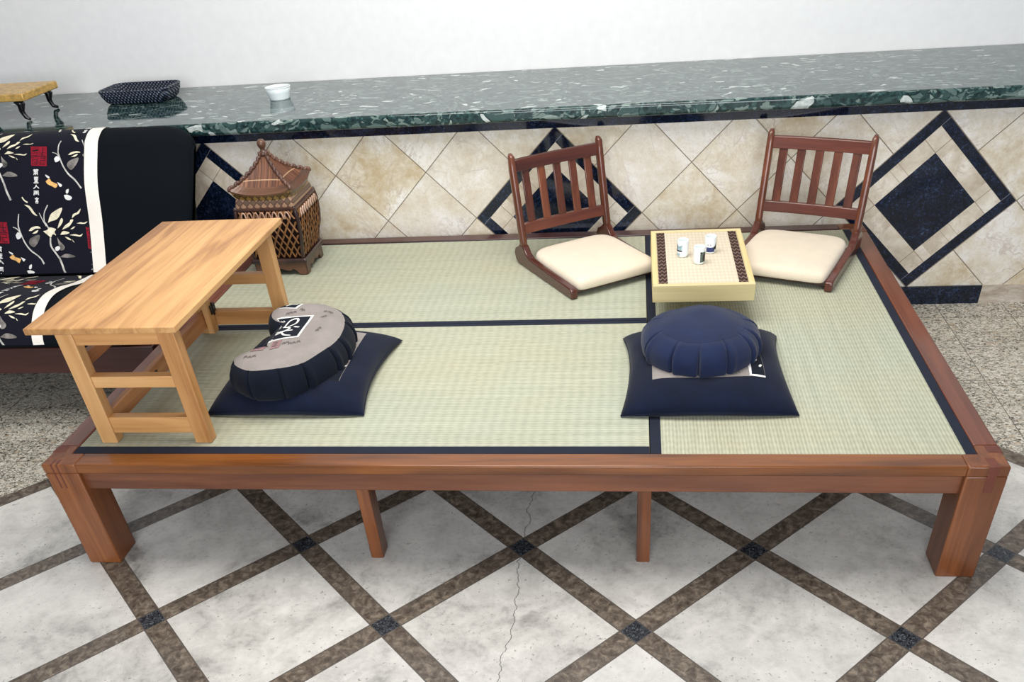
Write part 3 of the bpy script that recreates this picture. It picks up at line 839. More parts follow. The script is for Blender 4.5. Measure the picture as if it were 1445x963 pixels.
# even spacing
def resample(P, Q, n):
    L = [0.0]
    for i in range(len(P)): L.append(L[-1] + (P[(i+1) % len(P)]-P[i]).length)
    A, B = [], []; j = 0
    for k in range(n):
        s = L[-1]*k/n
        while L[j+1] < s: j += 1
        f = (s-L[j])/max(1e-9, L[j+1]-L[j]); jj = (j+1) % len(P)
        A.append(P[j].lerp(P[jj], f)); B.append(Q[j].lerp(Q[jj], f))
    return A, B
outl, spn = resample(outl, spn, 520)
for _ in range(30): spn = [(spn[i-1] + spn[i]*2 + spn[(i+1) % len(spn)])/4 for i in range(len(spn))]
cc = (0.66, 0.56)
def calligraphy(pa, r):
    bv = bvh_of(pa); bm = bmesh.new(); bm.from_mesh(pa.data)
    l = lambda P: [(x-cc[0], y-cc[1]) for x, y in P]
    patch(bm, bv, l([(0.560, 0.672), (0.706, 0.680), (0.708, 0.502), (0.560, 0.470)]), 0.0012, 1, 0.012)
    patch(bm, bv, l([(0.560, 0.665), (0.697, 0.672), (0.700, 0.510), (0.560, 0.480)]), 0.0020, 2, 0.012)
    patch(bm, bv, l([(0.560, 0.730), (0.628, 0.728), (0.640, 0.776), (0.576, 0.80)]), 0.0012, 1, 0.012)
    patch(bm, bv, l([(0.560, 0.736), (0.620, 0.734), (0.630, 0.770), (0.576, 0.80)]), 0.0020, 2, 0.012)
    stroke(bm, bv, l([(0.584, 0.745), (0.600, 0.765), (0.622, 0.760)]), 0.008, 0.0030, 1)
    for P, w in (([(0.626, 0.592), (0.629, 0.643), (0.655, 0.655), (0.660, 0.622), (0.640, 0.594)], 0.0085), ([(0.590, 0.602), (0.650, 0.582), (0.632, 0.548), (0.600, 0.520)], 0.0085),
                 ([(0.606, 0.545), (0.640, 0.558), (0.668, 0.560)], 0.008), ([(0.632, 0.548), (0.650, 0.522), (0.676, 0.514)], 0.0085), ([(0.662, 0.592), (0.684, 0.582)], 0.009),
                 ([(0.584, 0.528), (0.602, 0.500), (0.622, 0.492)], 0.008)): stroke(bm, bv, l(P), w, 0.0030, 1)
    for Q in ([(0.560, 0.476), (0.606, 0.481), (0.617, 0.413), (0.575, 0.405)], [(0.627, 0.477), (0.659, 0.482), (0.664, 0.428), (0.638, 0.415)]):
        patch(bm, bv, l(Q), 0.0022, 3, 0.012)
        a, b, c, d = [Vector(q) for q in Q]
        for f in (0.25, 0.5, 0.75):
            stroke(bm, bv, l([tuple(a.lerp(d, f).lerp(b.lerp(c, f), 0.15)), tuple(a.lerp(d, f).lerp(b.lerp(c, f), 0.85))]), 0.0035, 0.0032, 4)
        stroke(bm, bv, l([tuple(a.lerp(b, .5).lerp(d.lerp(c, .5), .15)), tuple(a.lerp(b, .5).lerp(d.lerp(c, .5), .85))]), 0.0035, 0.0032, 4)
    for (px, py) in ((0.673, 0.455), (0.683, 0.462), (0.694, 0.455), (0.706, 0.460), (0.719, 0.468), (0.575, 0.365), (0.590, 0.362), (0.603, 0.368), (0.607, 0.690), (0.617, 0.696), (0.630, 0.702), (0.648, 0.722), (0.656, 0.716), (0.756, 0.700), (0.766, 0.690), (0.752, 0.660), (0.744, 0.655), (0.764, 0.560), (0.760, 0.545), (0.740, 0.705)):
        stroke(bm, bv, l([(px-0.005, py-0.006), (px, py+0.006), (px+0.006, py-0.004)]), 0.0032, 0.003, 4)
        stroke(bm, bv, l([(px-0.006, py+0.002), (px+0.006, py+0.003)]), 0.0028, 0.003, 4)
    bm.to_mesh(pa.data); bm.free()
    for m in (P_W, BLKC, P_P, P_GS): pa.data.materials.append(m)
    for p in pa.data.polygons: p.use_smooth = True
tl = [0.02, 0.085, 0.135, 0.21, 0.255, 0.33, 0.375, 0.455, 0.52, 0.60, 0.70, 0.79, 0.87, 0.955]
zafu('crescent_cushion', 'black crescent cushion with grey calligraphy top, beside the wooden desk', cc, outl, spn, 0.112, tl, BLKC, GREYP, calligraphy, H + 0.049, 0.012, 0.017, 0.26)

# ------------------------------------------------------------------ pagoda lantern basket
LRIDG = wood('lantern_plaited_wood', (58, 36, 28), (88, 58, 46), (124, 88, 70), 'z', 0.4, 0.2)
lx, ly, lz = 0.268, 1.612, ZM
la = thing('pagoda_lantern', 'brown woven cane lantern with pagoda roof at the rear left of the mats', 'lantern', (lx, ly, lz))
def lw(z):      # half width of the basket body at height z above the mat
    return catmull_eval([(0.062, 0.112), (0.12, 0.122), (0.16, 0.134), (0.20, 0.139), (0.25, 0.141), (0.28, 0.138), (0.30, 0.133), (0.335, 0.116)], z)
def catmull_eval(P, z):
    for a, b in zip(P, P[1:]):
        if z <= b[0] or b is P[-1]:
            t = max(0, min(1, (z-a[0])/(b[0]-a[0]))); t2 = t
            return a[1] + (b[1]-a[1])*t2
ZL0, ZL1 = 0.062, 0.335
def sq(w, z, rr=0.012, k=5):
    P = []
    for cx, cy, a0 in ((1, 1, 0), (-1, 1, PI/2), (-1, -1, PI), (1, -1, 1.5*PI)):
        for q in range(k): a = a0 + PI/2*q/(k-1); P.append((cx*(w-rr)+rr*math.cos(a), cy*(w-rr)+rr*math.sin(a), z))
    return P
bm = bmesh.new(); rings(bm, [sq(lw(z)-0.010, z) for z in [ZL0 + (ZL1-ZL0)*k/16 for k in range(17)]]); link('basket_lining', bm, LBACK, la, smooth=True)
zt0, zt1 = ZL0 + 0.016, 0.285
def spos(u, z, off): w = lw(z); return Vector((u*(w-0.012), -(w-0.004) - off, z))
def strips(bm, face):
    Mr = Matrix.Rotation(face*PI/2, 4, 'Z'); n = 11; per = 2.0/8
    for d in (1, -1):
        for k in range(-9, 18):
            u0 = -1 + per*k*1.0
            pts = []
            for q in range(33):
                v = q/32; u = u0 + d*v*2.0*0.47
                if -0.985 <= u <= 0.985: pts.append((u, zt0 + (zt1-zt0)*v, q))
            if len(pts) < 3: continue
            Lq = []
            for (u, z, q) in pts:
                over = 0.0015*math.sin(PI*((u+1)/per + (0 if d > 0 else 1)) )
                w2 = 0.0046
                a = spos(u-0.036, z, 0.003+over); b = spos(u+0.036, z, 0.003+over); c2 = spos(u, z, 0.0055+over)
                Lq.append([bm.verts.new(Mr @ a), bm.verts.new(Mr @ c2), bm.verts.new(Mr @ b), bm.verts.new(Mr @ spos(u, z, 0.0005+over))])
            for A, B in zip(Lq, Lq[1:]):
                for i in range(4): bm.faces.new((A[i], A[(i+1) % 4], B[(i+1) % 4], B[i]))
            bm.faces.new(Lq[0]); bm.faces.new(Lq[-1][::-1])
for f in range(4):
    bm = bmesh.new(); strips(bm, f); link('cane_lattice', bm, CANE if f else CANEH if False else CANE, la)
for f in range(4):          # row of glossy cane loops along the top of each lattice
    bm = bmesh.new(); Mr = Matrix.Rotation(f*PI/2, 4, 'Z')
    for k in range(8):
        u0 = -0.86 + 1.72*(k+0.5)/8
        tube(bm, [Mr @ spos(u0 + 0.085*math.cos(a), 0.252 + 0.030*math.sin(a), 0.009) for a in [PI*(0.02+0.96*q/10) for q in range(11)]], 0.0034, 6)
    link('cane_loops', bm, CANEH, la, smooth=True)
for sx, sy in ((1, 1), (-1, 1), (-1, -1), (1, -1)):
    bm = bmesh.new(); tube(bm, [(sx*(lw(z)-0.006), sy*(lw(z)-0.006), z) for z in [0.055 + 0.245*k/12 for k in range(13)]], 0.0085, 10); link('corner_post', bm, LDARK, la, smooth=True)
bm = bmesh.new()
for z in (0.292, ): rings(bm, [sq(lw(z)+0.001, z-0.007, .008), sq(lw(z)+0.004, z-0.003, .008), sq(lw(z)+0.004, z+0.003, .008), sq(lw(z)-0.001, z+0.006, .008)])
link('upper_moulding', bm, LDARK, la)
bm = bmesh.new()
rings(bm, [sq(0.124, 0.054, .006), sq(0.126, 0.058, .006), sq(0.126, 0.068, .006), sq(0.121, 0.074, .006)]); link('lower_moulding', bm, LDARK, la)
bm = bmesh.new(); rings(bm, [sq(0.130, 0.296, .01), sq(0.127, 0.318, .01), sq(0.120, 0.337, .01)]); link('cane_shoulder', bm, LOZ, la)
# carved base with four bracket feet
def skirt(face):
    Mr = Matrix.Rotation(face*PI/2, 4, 'Z')
    w = 0.114
    P = [(-w, 0.0), (-w+0.034, 0.0), (-w+0.040, 0.010), (-w+0.048, 0.022), (-w+0.060, 0.026), (-w+0.070, 0.020), (-w+0.082, 0.018), (-0.016, 0.024), (0.0, 0.028)]
    P = P + [(-x, z) for x, z in P[-2::-1]] + [(w, 0.056), (-w, 0.056)]
    bm = bmesh.new()
    prism(bm, P, 'y', -0.119, -0.104); bmesh.ops.transform(bm, matrix=Mr, verts=bm.verts[:])
    return link('carved_skirt', bm, LBRWN, la, 0.003)
for f in range(4): skirt(f)
# roof
EV, RZ, RH = 0.133, 0.352, 0.136
def rpt(u, t, lift=0.0):      # u across (-1..1), t from eave to apex, front face
    w = EV*(1-t)**1.42 + 0.010*t
    z = RZ + RH*t**1.05 + 0.022*abs(u)**3*(1-t)**2.2
    return Vector((u*w, -w, z + lift))
for f in range(4):
    bm = bmesh.new(); G = []
    for j in range(17):
        G.append([(bm.verts.new(rpt(-1+2*i/16, j/16)), bm.verts.new(rpt(-1+2*i/16, j/16, -0.006))) for i in range(17)])
    for j in range(16):
        for i in range(16):
            bm.faces.new((G[j][i][0], G[j][i+1][0], G[j+1][i+1][0], G[j+1][i][0])); bm.faces.new((G[j][i][1], G[j+1][i][1], G[j+1][i+1][1], G[j][i+1][1]))
    for i in range(16): bm.faces.new((G[0][i][0], G[0][i][1], G[0][i+1][1], G[0][i+1][0]))
    o = link('roof_panel', bm, SLAT, la, smooth=True); o.rotation_euler = (0, 0, f*PI/2)
    # eave board on the roof edge
    bm = bmesh.new(); loops = []
    for i in range(17):
        u = -1+2*i/16; p = rpt(u, 0); q = rpt(u, 0.15)
        loops.append([p+Vector((0, -0.003, 0.001)), q+Vector((0, 0, 0.003)), q+Vector((0, 0, -0.004)), p+Vector((0, 0.0, -0.006))])
    rings(bm, loops); e = link('eave_board', bm, LBRWN, la); e.rotation_euler = (0, 0, f*PI/2)
    bm = bmesh.new(); G2 = []
    for i in range(17):
        u = -1+2*i/16; p = rpt(u, 0)
        G2.append([p+Vector((0, 0.001, -0.004)), Vector((u*(EV-0.012), -(EV-0.012), p.z-0.034)), Vector((u*(EV-0.020), -(EV-0.020), p.z-0.034)), p+Vector((0, 0.012, -0.004))])
    rings(bm, G2); e = link('cane_fascia', bm, LOZY, la); e.rotation_euler = (0, 0, f*PI/2)
    # plaited ridge
    bm = bmesh.new(); n = 15
    for k in range(n):
        t = 0.01 + 0.90*k/(n-1); p = rpt(1, t, 0.004); p2 = rpt(1, min(1, t+0.03), 0.004); d = (p2-p).normalized()
        rot = d.to_track_quat('Z', 'Y').to_matrix().to_4x4() @ Matrix.Rotation(0.7 if k % 2 else -0.7, 4, 'X')
        blob(bm, p, (0.0082, 0.0078, 0.0125), 8, rot)
    tube(bm, [rpt(1, k/14, 0.0) for k in range(15)], 0.005, 8)
    e = link('plaited_ridge', bm, LRIDG, la, smooth=True); e.rotation_euler = (0, 0, f*PI/2)
bm = bmesh.new(); lathe(bm, [(0.0, 0.335), (0.118, 0.335), (0.112, 0.346), (0.0, 0.346)], 4)
bmesh.ops.rotate(bm, verts=bm.verts[:], cent=(0, 0, 0), matrix=Matrix.Rotation(PI/4, 3, 'Z')); link('roof_underside', bm, LDARK, la)
bm = bmesh.new()
lathe(bm, [(0.0, 0.470), (0.017, 0.472), (0.019, 0.482), (0.013, 0.492), (0.009, 0.497), (0.011, 0.502), (0.0165, 0.510), (0.0185, 0.519), (0.0165, 0.529), (0.010, 0.536), (0.0, 0.538)], 20)
link('finial', bm, LBRWN, la, smooth=True)

# ------------------------------------------------------------------ futon sofa
sf = thing('futon_sofa', 'black futon sofa with floral printed panel and white stripe beside the platform', 'sofa', (-0.95, 1.35, 0.0))
SX0, SX1 = -1.95, -0.112
backP = [(1.862,.86),(1.862,.91),(1.845,.945),(1.81,.96),(1.765,.957),(1.72,.935),(1.69,.905),(1.60,.785),(1.53,.64),(1.457,.51),(1.425,.455)]
seatP = [(1.40,.452),(1.33,.462),(1.246,.478),(1.17,.497),(1.10,.505),(1.05,.505),(1.0,.494),(.96,.475),(.925,.445),(.895,.407),(.884,.375)]
def sweep(prof, name, m):
    cy = sum(p[0] for p in prof)/len(prof); cz = sum(p[1] for p in prof)/len(prof)
    xs = [(SX0, 0.0), (-1.2, 0), (-0.8, 0), (-0.5, 0), (-0.32, 0)] + [(SX1 - 0.13*(1-math.sin(a)), 1-math.cos(a)) for a in [PI/2*k/8 for k in range(9)]]
    loops = []
    for x, q in xs:
        ins = 0.085*q; L = []
        n = len(prof)
        for i, p in enumerate(prof):
            a, b = Vector(prof[i-1]), Vector(prof[(i+1) % n]); d = (b-a).normalized(); nn = Vector((-d.y, d.x))
            if nn.dot(Vector((cy, cz))-Vector(p)) < 0: nn = -nn
            v = Vector(p) + nn*ins
            dz = noise.noise(Vector((x*5, p[0]*5, p[1]*5)))*0.004
            L.append((x, v.x, v.y + dz))
        loops.append(L)
    bm = bmesh.new(); rings(bm, loops); return wlink(name, bm, m, sf, smooth=True)
bp = catmull(backP, 5); sp = catmull(seatP, 5)
bm_ = sweep(bp + [(1.47, 0.43), (1.56, 0.455), (1.66, 0.60), (1.76, 0.74), (1.845, 0.82)], 'back_mattress', FUT)
sm_ = sweep(sp + [(.886, .362), (.905, .353), (1.1, .350), (1.38, .350), (1.415, .37), (1.425, .42)], 'seat_mattress', FUT)
prof = backP + seatP
SL = [0.0]
for a, b in zip(prof, prof[1:]): SL.append(SL[-1] + math.dist(a, b))
def fab(x, s, off):
    """point of the futon cover at run s (from the top rear edge down to the seat front), lifted by off"""
    s = max(0.0, min(SL[-1]-1e-4, s)); i = 0
    while SL[i+1] < s: i += 1
    t = (s-SL[i])/(SL[i+1]-SL[i])
    lo, hi = (0, len(backP)-1) if i < len(backP)-1 else (len(backP), len(prof)-1) if i >= len(backP) else (i, i+1)
    p0, p1, p2, p3 = [Vector(prof[max(lo, min(hi, j))]) for j in (i-1, i, i+1, i+2)]
    q = 0.5*((2*p1)+(p2-p0)*t+(2*p0-5*p1+4*p2-p3)*t*t+(-p0+3*p1-3*p2+p3)*t**3)
    d = 0.5*((p2-p0)+2*(2*p0-5*p1+4*p2-p3)*t+3*(-p0+3*p1-3*p2+p3)*t*t)
    d = d.normalized() if d.length > 1e-6 else (p2-p1).normalized()
    n = Vector((d.y, -d.x)) 
    dz = noise.noise(Vector((x*5, q.x*5, q.y*5)))*0.004
    return Vector((x, q.x + n.x*off, q.y + n.y*off + dz))
def band(bm, x0, x1, s0, s1, off, mi, nx=6, bow=None):
    ns = max(8, int((s1-s0)/0.02)); G = []
    for j in range(ns+1):
        s = s0 + (s1-s0)*j/ns
        G.append([bm.verts.new(fab(x0 + (x1-x0)*i/nx, s, off)) for i in range(nx+1)])
    for j in range(ns):
        for i in range(nx): bm.faces.new((G[j][i], G[j][i+1], G[j+1][i+1], G[j+1][i])).material_index = mi
SB = SL[len(backP)-1]; SE = SL[-1]
PAT = [
 ('p','c',0,[(-0.763,0.570),(-0.751,0.544),(-0.734,0.527),(-0.687,0.507),(-0.701,0.537),(-0.721,0.556),(-0.750,0.564)]),
 ('p','c',0,[(-0.721,0.593),(-0.708,0.565),(-0.696,0.550),(-0.691,0.561),(-0.703,0.580)]),
 ('p','c',0,[(-0.700,0.598),(-0.683,0.581),(-0.662,0.569),(-0.655,0.558),(-0.642,0.558),(-0.653,0.575),(-0.669,0.588)]),
 ('p','c',0,[(-0.628,0.574),(-0.608,0.570),(-0.594,0.573),(-0.576,0.568),(-0.587,0.577),(-0.609,0.577)]),
 ('p','c',0,[(-0.660,0.597),(-0.647,0.589),(-0.636,0.587),(-0.648,0.596)]),
 ('p','c',0,[(-0.711,0.617),(-0.695,0.603),(-0.666,0.610),(-0.682,0.616)]),
 ('p','c',0,[(-0.667,0.619),(-0.638,0.617),(-0.619,0.622),(-0.604,0.616),(-0.614,0.627),(-0.638,0.624)]),
 ('p','c',0,[(-0.690,0.625),(-0.673,0.629),(-0.660,0.639),(-0.676,0.636)]),
 ('p','c',0,[(-0.657,0.636),(-0.646,0.649),(-0.653,0.645)]),
 ('p','c',0,[(-0.791,0.602),(-0.771,0.598),(-0.758,0.588),(-0.729,0.595),(-0.737,0.606),(-0.731,0.619),(-0.746,0.614),(-0.757,0.627),(-0.765,0.614)]),
 ('p','c',0,[(-0.647,0.552),(-0.640,0.535),(-0.619,0.527),(-0.600,0.512),(-0.610,0.531),(-0.628,0.539)]),
 ('s','s',0.006,[(-0.752,0.497),(-0.774,0.530),(-0.779,0.565),(-0.772,0.583)]),
 ('s','s',0.005,[(-0.798,0.528),(-0.784,0.563),(-0.772,0.583)]),
 ('s','s',0.007,[(-0.777,0.567),(-0.759,0.599)]),
 ('s','s',0.01,[(-0.759,0.627),(-0.760,0.660),(-0.735,0.700),(-0.714,0.741),(-0.705,0.772),(-0.690,0.811)]),
 ('p','g',0,[(-0.727,0.626),(-0.714,0.644),(-0.696,0.662),(-0.700,0.677),(-0.718,0.679),(-0.723,0.657)]),
 ('p','w',0,[(-0.741,0.667),(-0.726,0.661),(-0.717,0.670),(-0.728,0.681),(-0.740,0.680)]),
 ('p','g',0,[(-0.721,0.712),(-0.695,0.697),(-0.666,0.702),(-0.648,0.714),(-0.687,0.717)]),
 ('s','s',0.007,[(-0.681,0.221),(-0.690,0.257),(-0.689,0.284),(-0.670,0.334),(-0.644,0.370),(-0.610,0.398),(-0.584,0.432)]),
 ('s','s',0.005,[(-0.718,0.275),(-0.696,0.286),(-0.677,0.318)]),
 ('p','w',0,[(-0.709,0.308),(-0.697,0.296),(-0.682,0.307),(-0.685,0.318),(-0.702,0.324)]),
 ('p','c',0,[(-0.643,0.293),(-0.628,0.280),(-0.599,0.276),(-0.585,0.285),(-0.609,0.285),(-0.629,0.293)]),
 ('p','c',0,[(-0.629,0.304),(-0.609,0.294),(-0.597,0.292),(-0.609,0.303)]),
 ('p','g',0,[(-0.648,0.339),(-0.639,0.322),(-0.595,0.309),(-0.600,0.332),(-0.624,0.357),(-0.641,0.350)]),
 ('p','o',0,[(-0.749,0.398),(-0.731,0.387),(-0.722,0.399),(-0.695,0.411),(-0.704,0.426),(-0.720,0.419),(-0.741,0.409)]),
 ('p','w',0,[(-0.751,0.371),(-0.731,0.381),(-0.736,0.387),(-0.748,0.378)]),
 ('p','w',0,[(-0.695,0.402),(-0.673,0.414),(-0.684,0.422)]),
 ('p','w',0,[(-0.670,0.457),(-0.653,0.455),(-0.633,0.466),(-0.644,0.477),(-0.663,0.474)]),
 ('p','w',0,[(-0.657,0.436),(-0.644,0.432),(-0.649,0.449),(-0.659,0.448)]),
 ('s','c',0.007,[(-0.869,0.459),(-0.859,0.474),(-0.845,0.483)]),
 ('p','c',0,[(-0.864,0.491),(-0.838,0.498),(-0.820,0.525),(-0.809,0.540),(-0.828,0.531),(-0.844,0.507)]),
 ('p','r',0,[(-0.821,0.249),(-0.745,0.252),(-0.743,0.295),(-0.743,0.339),(-0.817,0.335),(-0.818,0.292)]),
 ('s','k',0.0028,[(-0.811,0.263),(-0.784,0.262)]),
 ('s','k',0.0028,[(-0.811,0.275),(-0.787,0.273),(-0.789,0.289),(-0.814,0.288)]),
 ('s','k',0.0028,[(-0.777,0.263),(-0.777,0.276),(-0.750,0.275)]),
 ('s','k',0.0028,[(-0.765,0.256),(-0.765,0.294)]),
 ('s','k',0.0028,[(-0.774,0.287),(-0.753,0.290)]),
 ('s','k',0.0028,[(-0.809,0.302),(-0.809,0.328),(-0.785,0.329),(-0.784,0.303)]),
 ('s','k',0.0028,[(-0.802,0.309),(-0.790,0.309),(-0.790,0.321),(-0.802,0.321)]),
 ('s','k',0.0028,[(-0.775,0.303),(-0.753,0.304),(-0.753,0.315),(-0.775,0.314),(-0.775,0.330),(-0.750,0.331)]),
 ('s','k',0.0028,[(-0.816,0.295),(-0.745,0.297)]),
 ('s','w',0.004,[(-0.807,0.352),(-0.782,0.353)]),
 ('s','w',0.004,[(-0.800,0.349),(-0.800,0.356)]),
 ('s','w',0.004,[(-0.790,0.349),(-0.790,0.356)]),
 ('s','w',0.004,[(-0.805,0.358),(-0.785,0.359),(-0.786,0.364),(-0.804,0.364)]),
 ('s','w',0.004,[(-0.795,0.359),(-0.795,0.372)]),
 ('s','w',0.004,[(-0.805,0.371),(-0.802,0.365),(-0.786,0.366),(-0.787,0.372)]),
 ('s','w',0.004,[(-0.802,0.380),(-0.785,0.381),(-0.786,0.392),(-0.801,0.391),(-0.802,0.380)]),
 ('s','w',0.004,[(-0.794,0.381),(-0.794,0.403)]),
 ('s','w',0.004,[(-0.801,0.386),(-0.786,0.387)]),
 ('s','w',0.004,[(-0.802,0.397),(-0.786,0.398)]),
 ('s','w',0.004,[(-0.806,0.402),(-0.783,0.403)]),
 ('s','w',0.004,[(-0.794,0.410),(-0.799,0.420),(-0.809,0.426)]),
 ('s','w',0.004,[(-0.795,0.416),(-0.782,0.426)]),
 ('s','w',0.004,[(-0.809,0.437),(-0.785,0.438)]),
 ('s','w',0.004,[(-0.807,0.442),(-0.810,0.455)]),
 ('s','w',0.004,[(-0.807,0.442),(-0.787,0.443),(-0.788,0.455)]),
 ('s','w',0.004,[(-0.796,0.438),(-0.799,0.452)]),
 ('s','w',0.004,[(-0.804,0.446),(-0.803,0.451)]),
 ('s','w',0.004,[(-0.793,0.446),(-0.792,0.451)]),
 ('s','w',0.004,[(-0.799,0.464),(-0.797,0.467)]),
 ('s','w',0.004,[(-0.808,0.469),(-0.790,0.470)]),
 ('s','w',0.004,[(-0.805,0.474),(-0.793,0.474)]),
 ('s','w',0.004,[(-0.804,0.477),(-0.794,0.478)]),
 ('s','w',0.004,[(-0.806,0.481),(-0.794,0.482),(-0.796,0.488),(-0.806,0.487),(-0.806,0.481)]),
]
VA, VB = (0.2343, 0.3413), (-0.2158, 0.3062)
MI = {'c': 1, 'w': 2, 's': 3, 'g': 4, 'o': 5, 'r': 6, 'k': 7}
def motifs(bm, s0, s1, xmax):
    lim = xmax - 0.003
    for i in range(-4, 6):
        for j in range(-4, 8):
            ox, os_ = VA[0]*i + VB[0]*j, VA[1]*i + VB[1]*j
            for order, (kind, col, w, pts) in enumerate(PAT):
                q = [(p[0]+ox, p[1]+os_) for p in pts]
                mxx = min(p[0] for p in q)
                if mxx > lim or max(p[0] for p in q) < -1.5: continue
                sm = sum(p[1] for p in q)/len(q)
                if sm < s0+0.01 or sm > s1-0.01: continue
                cl_ = lambda p: (min(p[0], lim), max(s0+0.004, min(s1-0.004, p[1])))
                off = 0.0065 if col == 'k' else 0.0056 + 0.00002*(order % 12)
                if kind == 'p':
                    c = [cl_(p) for p in catmull(q + [q[0]], 3)[:-1]]
                    ctr = (sum(p[0] for p in c)/len(c), sum(p[1] for p in c)/len(c))
                    if col == 'r': c = [cl_(p) for p in q]; ctr = (sum(p[0] for p in c)/len(c), sum(p[1] for p in c)/len(c))
                    t = bmesh.new(); 
                    try: t.faces.new([t.verts.new((p[0], p[1], 0)) for p in c])
                    except Exception: t.free(); continue
                    bmesh.ops.triangulate(t, faces=t.faces[:])
                    for _ in range(3):
                        es = [e for e in t.edges if e.calc_length() > 0.022]
                        if not es: break
                        bmesh.ops.subdivide_edges(t, edges=es, cuts=1); bmesh.ops.triangulate(t, faces=t.faces[:])
                    mp = {v: bm.verts.new(fab(v.co.x, v.co.y, off)) for v in t.verts}
                    for f in t.faces: bm.faces.new([mp[v] for v in f.verts]).material_index = MI[col]
                    t.free()
                else:
                    P = q if col in 'kw' else catmull(q, 4)
                    P = [Vector(p) for p in P]
                    Lq, Rq = [], []
                    for a in range(len(P)):
                        d = (P[min(a+1, len(P)-1)]-P[max(a-1, 0)]); d = d.normalized() if d.length else Vector((1, 0)); n = Vector((-d.y, d.x))
                        k = w/2*(1.0 if col in 'kw' else 0.7+0.3*a/len(P))
                        Lq.append(cl_(P[a]+n*k)); Rq.append(cl_(P[a]-n*k))
                    for a in range(len(P)-1):
                        try: bm.faces.new([bm.verts.new(fab(p[0], p[1], off)) for p in (Lq[a], Lq[a+1], Rq[a+1], Rq[a])]).material_index = MI[col]
                        except Exception: pass
PM = [PRINT, P_C, P_W, P_S, P_G, P_O, P_R, P_K]
for (par, s0, s1) in ((bm_, 0.03, SB-0.004), (sm_, SB+0.03, SE)):
    wid = -0.570 + 0.002
    bm = bmesh.new(); band(bm, -1.5, wid, s0, s1, 0.004, 0, 24); motifs(bm, s0, s1, wid); wlink('printed_panel', bm, PM, par, smooth=True)
    bm = bmesh.new(); band(bm, wid, -0.506 if par is bm_ else -0.520, s0, s1, 0.0045, 0, 6); wlink('white_stripe', bm, STRIPE, par, smooth=True)
wbox('front_rail', SX0, -0.085, 0.905, 0.940, 0.292, 0.350, FRX, sf, 0.004)
wbox('lower_rail', SX0, -0.115, 0.925, 0.955, 0.225, 0.291, FRX, sf, 0.004)
wbox('end_rail', -0.118, -0.085, 0.942, 1.80, 0.292, 0.349, FRX, sf, 0.004)
wbox('end_rail', SX0, SX0+0.033, 0.942, 1.80, 0.292, 0.349, FRX, sf, 0.004)
wbox('slat_board', SX0+0.034, -0.120, 0.957, 1.80, 0.325, 0.349, FRX, sf, 0.002)
for xa in (SX0, -0.160):
    for ya in (0.957, 1.76): wbox('leg', xa, xa+0.06, ya, ya+0.06, 0.0, 0.324, FRX, sf, 0.004)
wbox('back_frame', SX0, -0.260, 1.865, 1.89, 0.30, 0.70, FRX, sf, 0.003)

# ------------------------------------------------------------------ things standing on the countertop
ZC = 0.945
sd = thing('display_stand', 'small gilded stand on dark curved legs at the left end of the countertop', 'stand', (-1.32, 2.24, ZC))
bm = bmesh.new(); box(bm, -1.60, -1.045, 2.10, 2.40, ZC+0.088, ZC+0.120); wlink('gilded_top', bm, GOLD, sd, bevel=0.004)
for (fx, fy, sx, sy) in ((-1.085, 2.13, 1, -1), (-1.26, 2.13, -1, -1), (-1.085, 2.37, 1, 1), (-1.56, 2.37, -1, 1)):
    bm = bmesh.new(); tube(bm, [(fx-0.02*sx, fy, ZC+0.089), (fx-0.004*sx, fy, ZC+0.07), (fx-0.014*sx, fy, ZC+0.04), (fx-0.004*sx, fy, ZC+0.014), (fx+0.016*sx, fy+0.006*sy, ZC+0.006)], [0.020, 0.019, 0.012, 0.010, 0.006], 10); wlink('curved_leg', bm, LACQ, sd, smooth=True)
bk = thing('woven_basket', 'dark blue woven basket sitting on the countertop behind the sofa', 'basket', (-0.66, 2.47, ZC))
bm = bmesh.new()
def rrect(hx, hy, z, rr=0.05):
    P = []
    for cx, cy, a0 in ((1, 1, 0), (-1, 1, PI/2), (-1, -1, PI), (1, -1, 1.5*PI)):
        for q in range(7): a = a0 + PI/2*q/6; P.append((cx*(hx-rr)+rr*math.cos(a), cy*(hy-rr)+rr*math.sin(a), z))
    return P
rings(bm, [rrect(0.15, 0.09, 0.0), rrect(0.165, 0.10, 0.012), rrect(0.178, 0.11, 0.04), rrect(0.18, 0.112, 0.058), rrect(0.172, 0.104, 0.060), rrect(0.160, 0.095, 0.020), rrect(0.12, 0.06, 0.016)])
link('basket_body', bm, BASKET, bk, smooth=True)
bm = bmesh.new(); L = rrect(0.178, 0.11, 0.060); tube(bm, L + [L[0]], 0.006, 8); link('rim', bm, BASKET, bk, smooth=True)
bw = thing('white_bowl', 'white porcelain bowl standing on the countertop above the pagoda lantern', 'bowl', (0.108, 2.335, ZC))
bm = bmesh.new(); lathe(bm, [(0.001, 0.002), (0.044, 0.002), (0.045, 0.0), (0.048, 0.0), (0.049, 0.006), (0.056, 0.03), (0.060, 0.052), (0.0585, 0.053), (0.054, 0.03), (0.044, 0.012), (0.001, 0.010)], 40); link('bowl_body', bm, CERAM, bw, smooth=True)
bm = bmesh.new(); lathe(bm, [(0.0605, 0.0508), (0.0612, 0.0525), (0.0600, 0.0542), (0.0582, 0.0535), (0.0578, 0.0515)], 40); link('rim', bm, CERAM, bw, smooth=True)

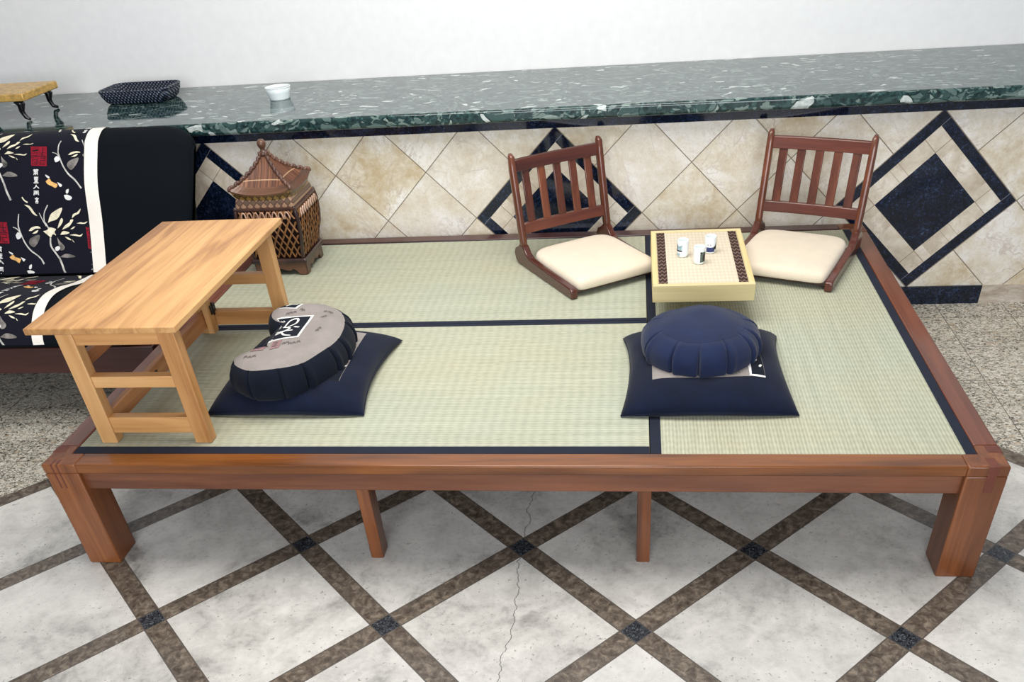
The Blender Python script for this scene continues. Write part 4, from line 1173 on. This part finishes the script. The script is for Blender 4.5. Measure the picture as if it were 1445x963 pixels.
# ------------------------------------------------------------------ light and camera
w = bpy.data.worlds.new('sky'); SC.world = w; w.use_nodes = True
nt = w.node_tree; nt.nodes.clear()
wo = nt.nodes.new('ShaderNodeOutputWorld'); bg = nt.nodes.new('ShaderNodeBackground'); nt.links.new(bg.outputs[0], wo.inputs[0])
tc = nt.nodes.new('ShaderNodeTexCoord'); sx_ = nt.nodes.new('ShaderNodeSeparateXYZ'); nt.links.new(tc.outputs['Generated'], sx_.inputs[0])
rp = nt.nodes.new('ShaderNodeValToRGB'); nt.links.new(sx_.outputs[2], rp.inputs[0])
rp.color_ramp.elements[0].position = 0.0; rp.color_ramp.elements[0].color = (0.50, 0.66, 1.0, 1)
rp.color_ramp.elements[1].position = 0.55; rp.color_ramp.elements[1].color = (1.0, 0.98, 0.95, 1)
nt.links.new(rp.outputs[0], bg.inputs[0]); bg.inputs[1].default_value = WORLD_S
def area(name, loc, rot, sx, sy, power, col=(1, 1, 1)):
    l = bpy.data.lights.new(name, 'AREA'); l.shape = 'RECTANGLE'; l.size = sx; l.size_y = sy; l.energy = power; l.color = col
    o = bpy.data.objects.new(name, l); C.objects.link(o); o.location = loc; o.rotation_euler = rot; return o
area('skylight', (1.3, 0.55, 3.1), (0, 0, 0), 2.4, 1.6, SKY_P, (1.0, 0.97, 0.93))
area('window_daylight', (2.0, -5.2, 2.3), (math.radians(82), 0, math.radians(6)), 4.2, 2.6, WIN_P, (0.95, 0.97, 1.0))

cam = bpy.data.cameras.new('camera'); co = bpy.data.objects.new('camera', cam); C.objects.link(co)
co.location = (1.81027, -1.97767, 1.75692); co.rotation_euler = (0.902645, 0.063513, 0.097030)
cam.sensor_fit = 'HORIZONTAL'; cam.sensor_width = 36.0; cam.lens = 1181.4075/1445*36.0
cam.shift_x = (722.5 - 751.8558)/1445; cam.shift_y = (740.7512 - 481.5)/1445
cam.clip_start = 0.05; cam.clip_end = 100
SC.camera = co
SC.view_settings.view_transform = 'Standard'; SC.view_settings.look = 'None'
SC.view_settings.gamma = 1.0; SC.view_settings.use_curve_mapping = False
SC.view_settings.exposure = EXPO
